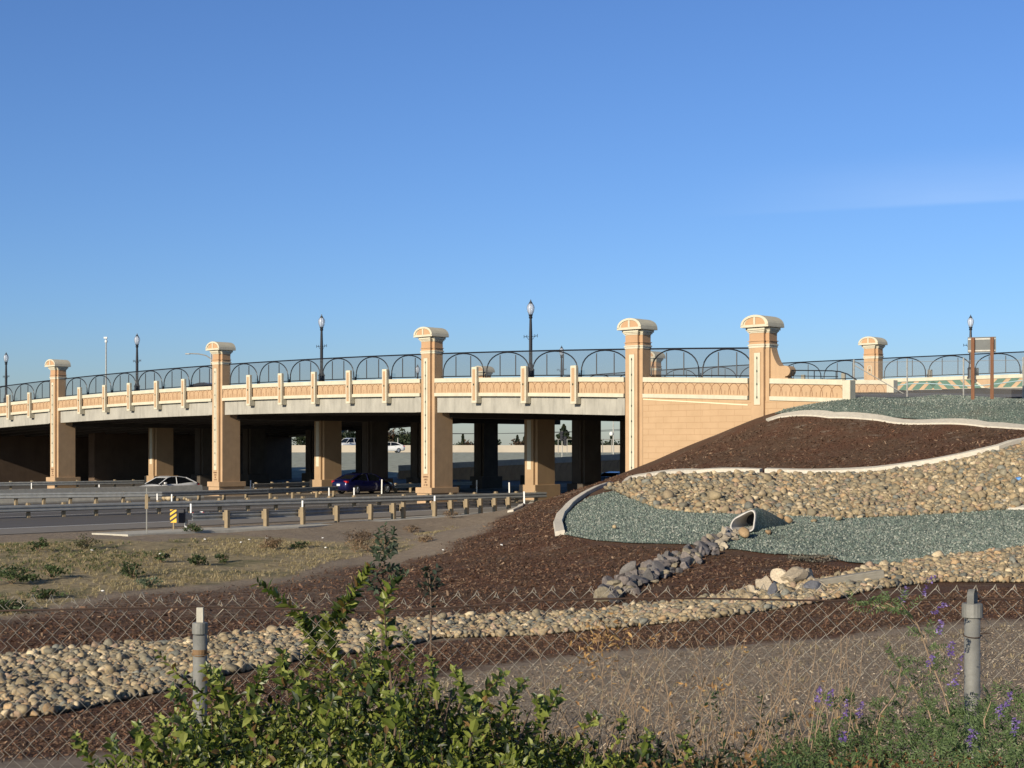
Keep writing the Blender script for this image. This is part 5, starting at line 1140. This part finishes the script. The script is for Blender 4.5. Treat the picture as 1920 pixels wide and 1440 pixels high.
# ------------------------------------------------------------------ foreground chain link fence
def fy(X): return 5.78 - .045 * X                      # fence line
def ftop(X): return float(np.interp(X, [-3.5, -1.97, -1.2, -.5, .1, .9, 1.8, 3.3], [2.60, 2.66, 2.665, 2.665, 2.70, 2.715, 2.715, 2.72]))
FN = empty('chain_link_fence', (0, 5.78, 1.35)); tag(FN, 'weathered chain link fence in the foreground with two steel posts', 'fence')
o3 = Vector((0, 5.78, 1.35)); m = MB(); P_ = .0735; hw_ = P_ / 2
rw = random.Random(3)
def twist(X, Z): return Vector((X + .008 * math.sin(Z * 9 + X), fy(X) + .006 * math.sin(X * 7 + Z * 5), Z))
ncol = int(8.8 / P_)
for k in range(ncol):
    X0 = -4.40 + k * P_; zt = ftop(X0) + .052 + rw.uniform(-.008, .008); pts = []; nrow = 38
    for q in range(nrow):
        X = X0 + (hw_ if q % 2 else 0); d = .003 if q % 2 else -.003; Z = zt - .012 - q * hw_ * .98
        v_ = twist(X, Z); v_.y += d; pts.append(v_ - o3)
    if rw.random() < .10: pts[0] = pts[0] + Vector((rw.uniform(.0, .02), .01, -.02))
    tip = pts[0] + Vector((.004, -.008, .014)); m.tube([tip, pts[0]] + pts[1:], .0016, 4, cap=False)
    for q in (0,): m.tube([pts[0] + Vector((-.004, 0, -.004)), pts[0] + Vector((.006, -.004, .016)), pts[0] + Vector((.014, .002, -.006))], .0022, 4)
    # second wire of the weave mirrored
    pts = []
    for q in range(nrow):
        X = X0 + (-hw_ if q % 2 else 0) + 0; d = -.003 if q % 2 else .003; Z = zt - .012 - q * hw_ * .98; v_ = twist(X, Z); v_.y += d + .004; pts.append(v_ - o3)
    m.tube(pts, .0015, 4, cap=False)
m.build('mesh', M['wire'], FN)
m = MB(); m.tube([Vector((X, fy(X) - .012 + .006 * math.sin(X * 5), ftop(X) - .002 + .006 * math.sin(X * 3.7))) - o3 for X in np.arange(-4.4, 4.4, .06)], .0038, 5); m.build('tension_wire', M['rust'], FN)
def fpost(xp, ytop, label, kind):
    kx = (xp - 960) / F; X = kx * 5.738 / (1 + .045 * kx); Y = fy(X) - .042; p = Vector((X, Y, 0)); zt = CAMZ + (HY - ytop) / F * Y
    e_ = empty('post', Vector((X, Y, 0)) - Vector((0, 5.78, 1.35))); e_.parent = FN; e_['label'] = label
    m = MB(); q_ = .0275 if kind else .0295; m.lathe([(q_, .7), (q_, zt - .05)], 18); m.build('tube', M['postgalv'], e_, smooth=True)
    m = MB(); m.lathe([(.029, zt - .045), (.0305, zt - .042), (.0305, zt - .004), (.028, zt), (.002, zt + .001)], 18) if kind else m.lathe([(.034, zt - .055), (.039, zt - .053), (.039, zt - .004), (.036, zt)], 18); m.build('cap', M['postgalv'], e_)
    if kind: m = MB(); m.box(-.013, .013, -.006, .012, zt, zt + .058); m.build('stub', M['concrete'], e_)
    else:
        m = MB(); n = 14; rings = []
        for k in range(n + 1):
            a = PI * k / n; y_ = -.024 * math.cos(a); z_ = zt + .028 + .026 * math.sin(a); w_ = .013
            rings.append([(-w_ + y_ * .6, y_, z_), (w_ + y_ * .6, y_, z_), (w_ + y_ * .6, y_ * .86, z_ - .003), (-w_ + y_ * .6, y_ * .86, z_ - .003)])
        rings = [[(a, b, zt) for a, b, c in rings[0]]] + rings + [[(a, b, zt) for a, b, c in rings[-1]]]
        m.loft(rings, True); m.build('eye_loop', M['postgalv'], e_)
    zz = zt - (.115 if kind else .115)
    m = MB(); m.lathe([(q_ + .0005, zz - .010), (q_ + .002, zz - .008), (q_ + .002, zz + .008), (q_ + .0005, zz + .010)], 16) if kind else None
    m.tube([((q_ + .003) * math.cos(a), (q_ + .003) * math.sin(a), zz - .008 + .006 * math.sin(a)) for a in np.linspace(0, 2*PI, 17)], .0022, 4); m.tube([(.03, -.01, zz), (.05, -.05, zz + .006)], .002, 4); m.build('tie_wire', mat('rusty_tie', (.22, .13, .06), .8) if kind else M['rust'], e_)
fpost(375, 1167, 'left fence post with a square stub on its cap', True); fpost(1823, 1131, 'right fence post with a looped strap on its cap', False)

# ------------------------------------------------------------------ foreground foliage
LQ = np.array([(0,0,0),(.30,.22,.05),(.34,.60,.06),(0,1,-.02),(-.34,.60,.06),(-.30,.22,.05),(0,.3,-.02),(0,.65,-.03)], float)
LF = np.array([(0,1,6),(6,1,2),(6,2,7),(7,2,3),(0,6,5),(6,4,5),(6,7,4),(7,3,4)])
def leafmesh(P, D, N, S, C, wid=.72):
    """leaves at P pointing along D with face normal N"""
    D = D / np.linalg.norm(D, axis=1)[:, None]; X = np.cross(D, N); X /= (np.linalg.norm(X, axis=1)[:, None] + 1e-9); Nn = np.cross(X, D)
    q = LQ * np.array([wid, 1, 1]); bend = rng.uniform(-.1, .35, len(P))
    V_ = P[:, None] + S[:, None, None] * (X[:, None] * q[None, :, :1] + D[:, None] * q[None, :, 1:2] + Nn[:, None] * (q[None, :, 2:3] - (q[None, :, 1:2] ** 2) * bend[:, None, None]))
    n = len(P); return V_.reshape(-1, 3), (LF[None] + (np.arange(n) * 8)[:, None, None]).reshape(-1, 3), np.repeat(C, 8, 0)
LP = np.array([(.13,.165,.028),(.18,.215,.04),(.068,.098,.022),(.23,.26,.055),(.036,.056,.018),(.29,.31,.08)])
def sprig(path, nleaf, size, up=.6, pal=LP, spread=1., g=rng):
    path = np.array(path); t = np.linspace(.12, 1, nleaf); seg = t * (len(path) - 1); i = np.minimum(seg.astype(int), len(path) - 2); f = (seg - i)[:, None]
    P = path[i] * (1 - f) + path[i+1] * f; ax = path[i+1] - path[i]; ax /= np.linalg.norm(ax, axis=1)[:, None]
    a = np.arange(nleaf) * 2.4 + g.uniform(0, 6); r1 = np.cross(ax, np.tile([0.1, 1., .05], (nleaf, 1))); r1 /= np.linalg.norm(r1, axis=1)[:, None]; r2 = np.cross(ax, r1)
    out = r1 * np.cos(a)[:, None] + r2 * np.sin(a)[:, None]
    D = ax * up + out * spread + g.normal(0, .15, (nleaf, 3)); N = ax - out * .3 + g.normal(0, .25, (nleaf, 3))
    S = size * g.uniform(.65, 1.15, nleaf) * (1 - .35 * t ** 3); C = pal[g.integers(0, len(pal), nleaf)] * g.uniform(.8, 1.2, (nleaf, 1)); return P, D, N, S, C
def pw(x, y, Y): p = px(x, y, Y); return (p.x, p.y, p.z)
SH = empty('leafy_shrub', pw(720, 1440, 4.9)); tag(SH, 'large glossy green shrub growing through the foreground fence', 'shrub')
top = [(90,1500),(140,1462),(200,1440),(250,1410),(300,1368),(350,1325),(420,1300),(480,1310),(540,1292),(590,1248),(640,1225),(700,1232),(760,1244),(800,1272),(840,1304),(900,1298),(960,1318),(1020,1360),(1080,1388),(1150,1400),(1230,1418),(1300,1440),(1380,1480)]
tx = np.array([a for a, b in top]); ty = np.array([b for a, b in top])
acc = []; stems = MB(); so = Vector(SH.location)
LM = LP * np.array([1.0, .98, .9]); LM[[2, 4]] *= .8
n = 15500; xs_ = rng.uniform(90, 1380, n); dd = rng.uniform(0, 1, n) ** .8; Yl = 5.75 - 1.35 * dd           # front to back of the mound
yt = np.interp(xs_, tx, ty); 
yl = yt + (1500 - yt) * dd + rng.uniform(-6, 26, n) + 9 * np.sin(xs_ * .05 + dd * 9) + 7 * np.sin(xs_ * .13)
P = np.stack([(xs_ - 960) / F * Yl, Yl, CAMZ + (HY - yl) / F * Yl], -1)
D = rng.normal(0, .8, (n, 3)) + np.array([0, -.25, .55]); N = rng.normal(0, .55, (n, 3)) + np.array([-.1, -.35, .9])
acc.append((P, D, N, .031 * rng.uniform(.55, 1.35, n), LM[rng.integers(0, 6, n)] * rng.uniform(.7, 1.25, (n, 1))))
# interior layer so that the mound is dense
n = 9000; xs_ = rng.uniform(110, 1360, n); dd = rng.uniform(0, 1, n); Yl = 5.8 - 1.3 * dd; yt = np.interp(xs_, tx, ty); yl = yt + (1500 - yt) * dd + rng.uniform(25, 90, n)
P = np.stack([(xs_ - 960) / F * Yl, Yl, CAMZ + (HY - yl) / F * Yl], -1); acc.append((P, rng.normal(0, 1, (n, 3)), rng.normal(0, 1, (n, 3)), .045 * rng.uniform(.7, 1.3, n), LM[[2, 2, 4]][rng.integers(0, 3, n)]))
SP = [  # (pixel path, Y, leaves, size)
    ([(610,1290),(590,1200),(560,1150),(485,1093)], 5.45, 46, .050), ([(620,1280),(615,1180),(650,1130),(692,1066)], 5.4, 56, .056), ([(735,1300),(725,1200),(720,1130),(745,1085)], 5.4, 20, .052),
    ([(560,1290),(580,1220),(600,1160)], 5.6, 40, .048), ([(640,1290),(630,1220),(610,1150)], 5.6, 40, .048), ([(660,1300),(690,1230),(700,1190)], 5.5, 34, .046), ([(780,1310),(770,1240),(760,1180)], 5.5, 34, .046), ([(540,1310),(530,1260),(530,1225)], 5.3, 26, .055),
    ([(420,1340),(380,1300),(330,1262),(295,1222)], 5.35, 20, .045), ([(420,1340),(400,1290),(385,1250)], 5.3, 24, .052), ([(430,1345),(430,1300),(402,1262)], 5.2, 26, .055), ([(460,1330),(480,1290),(495,1252)], 5.2, 20, .055),
    ([(360,1370),(345,1320),(320,1290)], 5.2, 22, .05), ([(310,1400),(300,1370),(298,1342)], 5.0, 16, .05), ([(180,1450),(160,1410),(142,1378)], 5.1, 18, .048), ([(220,1450),(212,1410),(208,1388)], 5.0, 14, .05), ([(270,1440),(262,1390),(258,1362)], 4.9, 18, .055),
    ([(560,1330),(562,1290),(540,1262)], 5.1, 18, .055), ([(690,1320),(700,1270),(690,1225)], 5.1, 22, .055), ([(820,1330),(815,1280),(805,1230)], 5.2, 24, .05), ([(860,1330),(870,1290),(850,1255)], 5.2, 18, .05),
    ([(900,1340),(910,1300),(945,1262)], 5.1, 22, .058), ([(940,1350),(960,1310),(985,1275)], 5.15, 16, .055), ([(1000,1380),(1030,1330),(1050,1292)], 5.1, 16, .055), ([(1020,1390),(1015,1340),(1005,1305)], 5.0, 18, .055),
    ([(1080,1400),(1100,1360),(1120,1340)], 5.1, 12, .045), ([(1150,1410),(1165,1370),(1170,1342)], 5.2, 14, .04), ([(740,1380),(745,1330),(730,1300)], 4.9, 18, .06), ([(480,1400),(470,1350),(480,1320)], 4.8, 18, .06), ([(620,1400),(610,1350),(625,1310)], 4.8, 20, .06),
    ([(330,1430),(350,1380),(340,1350)], 4.8, 18, .06), ([(880,1400),(890,1350),(880,1310)], 4.8, 18, .058), ([(1200,1430),(1210,1400),(1215,1370)], 5.0, 14, .045), ([(1280,1440),(1290,1410),(1280,1380)], 5.0, 12, .04)]
for si, (pp, Y, nl, sz) in enumerate(SP):
    if si < 7 and si != 2: Y += .42
    if si > 2: sz *= .84
    else: nl = int(nl * 1.5); sz *= 1.1
    w = [pw(x, y, Y + .06 * math.sin(i * 2)) for i, (x, y) in enumerate(pp)]; 
    fine = []
    for i in range(len(w) - 1):
        for q in range(5): f = q / 5.; fine.append(tuple(w[i][c] * (1 - f) + w[i+1][c] * f for c in range(3)))
    fine.append(w[-1]); acc.append(sprig(fine, int(nl * 1.6), sz * 1.12, up=.75)); stems.tube([Vector(p) - so for p in fine], .005, 5, r2=.0018)
for k in range(46):
    x = rnd.uniform(200, 1180); Y = rnd.uniform(4.5, 5.5); yt_ = float(np.interp(x, tx, ty)); yb = yt_ + (1500 - yt_) * (5.75 - Y) / 1.35; w = [pw(x, yb + 70, Y), pw(x + rnd.uniform(-12, 12), yb + 20, Y), pw(x + rnd.uniform(-25, 25), yb - rnd.uniform(15, 45), Y - .03)]
    acc.append(sprig(w, rnd.randint(10, 16), rnd.uniform(.028, .044))); stems.tube([Vector(p) - so for p in w], .004, 4, r2=.0015)
P, D, N, S, C = [np.concatenate(q) for q in zip(*acc)]; kb = rng.random(len(C)) < .045; C[kb] = np.array([.22, .13, .05]) * rng.uniform(.6, 1.3, (kb.sum(), 1)); S = S * rng.uniform(.75, 1.1, len(S))
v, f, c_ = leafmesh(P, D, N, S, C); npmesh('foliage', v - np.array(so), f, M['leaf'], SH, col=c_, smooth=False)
for k in range(16): x = rnd.uniform(250, 1200); stems.tube([Vector(pw(x, 1600, 4.9)) - so, Vector(pw(x + rnd.uniform(-60, 60), 1450, 5.1)) - so, Vector(pw(x + rnd.uniform(-90, 90), float(np.interp(x, tx, ty)) + 30, 5.5)) - so], .009, 6, r2=.003)
stems.build('stems', M['bark'], SH)
# saplings standing behind the fence
def sapling(path, Y, nl, size, pal, label, branches=()):
    w = [pw(x, y, Y) for x, y in path]; h = (w[0][0], w[0][1], float(HT(w[0][0], w[0][1]))); e_ = empty('sapling', h); tag(e_, label, 'sapling'); hv = Vector(h); w = [h] + w
    st = MB(); st.tube([Vector(p) - hv for p in w], .012, 6, r2=.004); ac = [sprig(w[2:], nl, size, pal=pal)]
    for br_ in branches:
        b = [pw(x, y, Y + rnd.uniform(-.2, .2)) for x, y in br_]; st.tube([Vector(p) - hv for p in b], .006, 4, r2=.002); ac.append(sprig(b, nl // 3, size, pal=pal))
    st.build('stem', M['bark'], e_); P, D, N, S, C = [np.concatenate(q) for q in zip(*ac)]; v, f, c_ = leafmesh(P, D, N, S, C); npmesh('foliage', v - np.array(hv), f, M['leafsoft'], e_, col=c_, smooth=False)
SG = np.array([(.055,.075,.045),(.075,.10,.06),(.04,.055,.035)])
sapling([(716,1240),(717,1150),(718,1080),(722,1030),(722,985)], 11.5, 60, .06, SG, 'tall grey green sapling rising behind the middle of the shrub', [((717,1100),(700,1070),(692,1058)), ((718,1090),(745,1080),(762,1075)), ((718,1075),(735,1062),(752,1070)), ((718,1060),(705,1040),(700,1030)), ((719,1050),(735,1030),(742,1018)), ((720,1040),(708,1015),(712,990)), ((720,1030),(736,1005),(738,990)), ((717,1110),(695,1100),(690,1090))])
sapling([(808,1260),(808,1180),(808,1110),(804,1070),(800,1064)], 11., 30, .06, np.array([(.03,.045,.03),(.05,.04,.03)]), 'thin dark sapling right of the taller one behind the fence', [((808,1110),(800,1085),(795,1070)), ((808,1100),(818,1080),(820,1062)), ((808,1110),(795,1105),(785,1098)), ((808,1105),(818,1098),(826,1092))])
# vetch with purple flower spikes at the right
VP = np.array([(.085,.13,.045),(.12,.17,.06),(.15,.20,.085),(.065,.10,.04)])
VT = empty('vetch_plant', pw(1780, 1440, 5.1)); tag(VT, 'tangled green vetch with fine leaflets round the right fence post', 'plant'); vo_ = Vector(VT.location); ac = []; st = MB()
def pinnate(base, dirv, ln, n, size, pal):
    base = np.array(base); dirv = np.array(dirv, float); dirv /= np.linalg.norm(dirv); t = np.repeat(np.linspace(.2, 1, n), 2); P = base + dirv * ln * t[:, None] + np.array([0, 0, -.15]) * ln * (t ** 2)[:, None]
    sd_ = np.cross(dirv, [0, -.6, .8]); sd_ /= np.linalg.norm(sd_); sg = np.tile([1, -1], n)[:, None]; D = sd_ * sg + dirv * .5 + rng.normal(0, .12, (2*n, 3)); N = np.tile([0, -.5, .8], (2*n, 1)) + rng.normal(0, .3, (2*n, 3))
    return P, D, N, size * rng.uniform(.8, 1.1, 2*n), pal[rng.integers(0, len(pal), 2*n)] * rng.uniform(.8, 1.2, (2*n, 1))
vtx = np.array([1430, 1500, 1560, 1620, 1680, 1760, 1800, 1840, 1870, 1960]); vty = np.array([1420, 1385, 1372, 1365, 1345, 1330, 1330, 1318, 1310, 1300])
for k in range(900):
    x = rnd.uniform(1440, 1960); d_ = rnd.random(); Y = 5.7 - 1.2 * d_; yt_ = float(np.interp(x, vtx, vty)); y = yt_ + (1490 - yt_) * d_ + rnd.uniform(-6, 25)
    a = rnd.uniform(-.9, .9); fine = x > 1740 or rnd.random() < .35
    if fine: ac.append(pinnate(pw(x, y, Y), (math.sin(a), -.4 + rnd.uniform(-.5, .5), math.cos(a) * .8), rnd.uniform(.06, .11), 7, .018, VP))
    else: w = [pw(x, y + 12, Y), pw(x + rnd.uniform(-15, 15), y - 10, Y), pw(x + rnd.uniform(-25, 25), y - 30, Y)]; ac.append(sprig(w, 7, .032, pal=VP))
vines = [([(1700,1400),(1690,1340),(1705,1290),(1745,1262),(1735,1190),(1700,1150),(1660,1130)], 5.55, 26), ([(1760,1400),(1740,1330),(1700,1270),(1672,1235)], 5.5, 18), ([(1790,1380),(1770,1300),(1745,1240),(1720,1170),(1690,1130)], 5.5, 24), ([(1560,1400),(1550,1330),(1530,1295)], 5.4, 12), ([(1620,1400),(1600,1340),(1600,1300)], 5.4, 12), ([(1850,1400),(1845,1350),(1860,1310)], 5.2, 10), ([(1660,1140),(1620,1130),(1590,1142)], 5.6, 10), ([(1640,1400),(1650,1340),(1680,1300),(1690,1250)], 5.45, 16)]
for pp, Y, nl in vines:
    w = [pw(x, y, Y + .03 * math.sin(i)) for i, (x, y) in enumerate(pp)]; st.tube([Vector(p) - vo_ for p in w], .0035, 5, r2=.0015)
    for q in range(nl):
        f = rnd.random() * (len(w) - 1); i = min(int(f), len(w) - 2); f -= i; b = [w[i][c] * (1 - f) + w[i+1][c] * f for c in range(3)]; a = rnd.uniform(-1.6, 1.6)
        ac.append(pinnate(b, (math.sin(a), rnd.uniform(-.6, .2), math.cos(a) * .6), rnd.uniform(.04, .085), 7, .017, VP))
P, D, N, S, C = [np.concatenate(q) for q in zip(*ac)]; v, f, c_ = leafmesh(P, D, N, S, C, .45); npmesh('foliage', v - np.array(vo_), f, M['leafsoft'], VT, col=c_, smooth=False)
st.build('vines', M['twig'], VT)
FP = np.array([(.17,.10,.33),(.22,.14,.40),(.32,.24,.48),(.12,.07,.24)])
for (x0_, y0_), (x1_, y1_), Y in [((1690,1130),(1700,1098),5.5),((1728,1118),(1748,1080),5.5),((1748,1150),(1776,1130),5.45),((1760,1190),(1766,1162),5.4),((1742,1250),(1748,1226),5.4),((1782,1228),(1785,1202),5.35),((1788,1285),(1808,1218),5.3),((1533,1316),(1537,1288),5.3),((1553,1326),(1560,1292),5.3),((1584,1344),(1588,1314),5.35),((1610,1346),(1614,1318),5.35),((1818,1398),(1826,1366),4.9),((1888,1328),(1893,1298),5.1),((1872,1346),(1876,1320),5.1),((1900,1378),(1906,1345),4.9),((1580,1388),(1584,1372),5.1)]:
    a = np.array(pw(x0_, y0_, Y)); b = np.array(pw(x1_, y1_, Y)); n = 44; t = rng.uniform(0, 1, n); P = a + (b - a) * t[:, None] + rng.normal(0, .0045, (n, 3)) * np.array([1, 1, .5]); an = rng.uniform(0, 2*PI, n)
    D = np.stack([np.cos(an), np.sin(an) * .6, rng.uniform(-.7, .3, n)], -1); v, f, c_ = leafmesh(P, D, rng.normal(0, 1, (n, 3)), np.full(n, .0105) * rng.uniform(.7, 1.2, n), FP[rng.integers(0, 4, n)], .8)
    npmesh('flower_spike', v - np.array(vo_), f, M['leafsoft'], VT, col=c_, smooth=False)
# dead stalks with curled leaves in the middle, dark leaved creeper
DS = empty('dry_stalks', pw(1350, 1440, 5.4)); tag(DS, 'tangle of thin dry brown stalks with curled leaves along the fence', 'dry plant'); do = Vector(DS.location); st = MB(); ac = []; ad = []
DPAL = np.array([(.38,.22,.09),(.30,.17,.08),(.45,.28,.12),(.22,.13,.07)])
for k in range(125):
    x = rnd.uniform(1000, 1640); Y = rnd.uniform(5.3, 6.0); y = 1460; w = []; dx = rnd.uniform(-9, 9); hgt = rnd.choice([90, 130, 170, 220, 270])
    for q in range(8): w.append(pw(x, y, Y)); x += dx + rnd.uniform(-12, 12); y -= hgt / 7.; dx += rnd.uniform(-5, 5)
    st.tube([Vector(p) - do for p in w], .0023, 4, r2=.0008)
    for q in range(rnd.randint(1, 3)):
        i = rnd.randint(2, 6); b = w[i]; e2 = pw(960 + (b[0] / b[1]) * F + rnd.uniform(-45, 45), HY + (CAMZ - b[2]) / b[1] * F - rnd.uniform(5, 45), Y); st.tube([Vector(b) - do, Vector(e2) - do], .0011, 3, r2=.0005)
        if rnd.random() < .35: ad.append(e2)
for (x, y), nn_ in (((1130,1195),60),((1110,1215),40),((1145,1178),40),((1225,1198),7),((1272,1190),7),((1285,1282),9),((1257,1318),6),((1403,1222),8),((1230,1377),7),((1320,1300),14),((1110,1262),26),((1090,1240),20),((1385,1378),8),((1335,1280),16),((1525,1340),20)):
    for q in range(nn_): ad.append(pw(x + rnd.gauss(0, 6 if nn_ < 12 else 26), y + rnd.gauss(0, 6 if nn_ < 12 else 14), 5.6 + rnd.gauss(0, .03)))
ad = np.array(ad); n = len(ad); v, f, c_ = leafmesh(ad, rng.normal(0, 1, (n, 3)), rng.normal(0, 1, (n, 3)), .022 * rng.uniform(.5, 1.5, n), DPAL[rng.integers(0, 4, n)] * rng.uniform(.8, 1.3, (n, 1)), .5)
npmesh('curled_leaves', v - np.array(do), f, M['straw'], DS, col=c_, smooth=False); st.build('stalks', M['twig'], DS)
CR = empty('dark_creeper', pw(1400, 1440, 5.2)); tag(CR, 'dark leaved creeper climbing between the shrub and the vetch', 'plant'); co_ = Vector(CR.location); st = MB(); ac = []
DG = np.array([(.025,.045,.022),(.035,.06,.028),(.05,.08,.035),(.08,.06,.03)])
for pp in [[(1290,1460),(1310,1400),(1300,1350),(1330,1310),(1345,1296)], [(1345,1460),(1355,1400),(1350,1350),(1340,1320)], [(1400,1460),(1390,1410),(1420,1370),(1430,1325),(1425,1305)], [(1430,1460),(1450,1400),(1470,1350),(1490,1335)], [(1250,1460),(1270,1410),(1290,1375)], [(1370,1440),(1400,1390),(1440,1360),(1500,1345)], [(1320,1460),(1340,1430),(1370,1400)], [(1180,1450),(1200,1410),(1190,1370)], [(1480,1450),(1500,1410),(1495,1370)], [(1560,1450),(1545,1400),(1540,1345)], [(1225,1450),(1240,1410),(1235,1385)]]:
    w = [pw(x, y, 5.45 + .04 * i) for i, (x, y) in enumerate(pp)]; st.tube([Vector(p) - co_ for p in w], .0028, 4, r2=.0012); ac.append(sprig(w, 30, .034, pal=DG))
n = 1300; xs_ = rng.uniform(1200, 1700, n); Yl = rng.uniform(4.7, 5.5, n); yl = 1425 + (5.5 - Yl) * 60 + rng.normal(0, 14, n); P = np.stack([(xs_ - 960) / F * Yl, Yl, CAMZ + (HY - yl) / F * Yl], -1)
ac.append((P, rng.normal(0, 1, (n, 3)) + [0, 0, .4], rng.normal(0, .6, (n, 3)) + [0, -.3, .8], .032 * rng.uniform(.6, 1.2, n), np.concatenate([DG, DPAL[:2] * .7])[rng.integers(0, 6, n)]))
P, D, N, S, C = [np.concatenate(q) for q in zip(*ac)]; v, f, c_ = leafmesh(P, D, N, S, C, .55); npmesh('foliage', v - np.array(co_), f, M['leafsoft'], CR, col=c_, smooth=False); st.build('stems', M['twig'], CR)
n = 700; xs_ = rng.uniform(1560, 1900, n); Yl = rng.uniform(4.6, 5.2, n); yl = 1440 + (5.0 - Yl) * 40 + rng.normal(0, 12, n); P = np.stack([(xs_ - 960) / F * Yl, Yl, CAMZ + (HY - yl) / F * Yl], -1)
v, f, c_ = leafmesh(P, rng.normal(0, 1, (n, 3)), rng.normal(0, .6, (n, 3)) + [0, -.3, .8], .024 * rng.uniform(.6, 1.2, n), DPAL[rng.integers(0, 4, n)] * np.array([.6, .5, .5]), .6)
tag(npmesh('fallen_leaves', v, f, M['straw'], col=c_, smooth=False), 'reddish brown dead leaves under the vetch at the bottom right', 'leaves', kind='stuff')
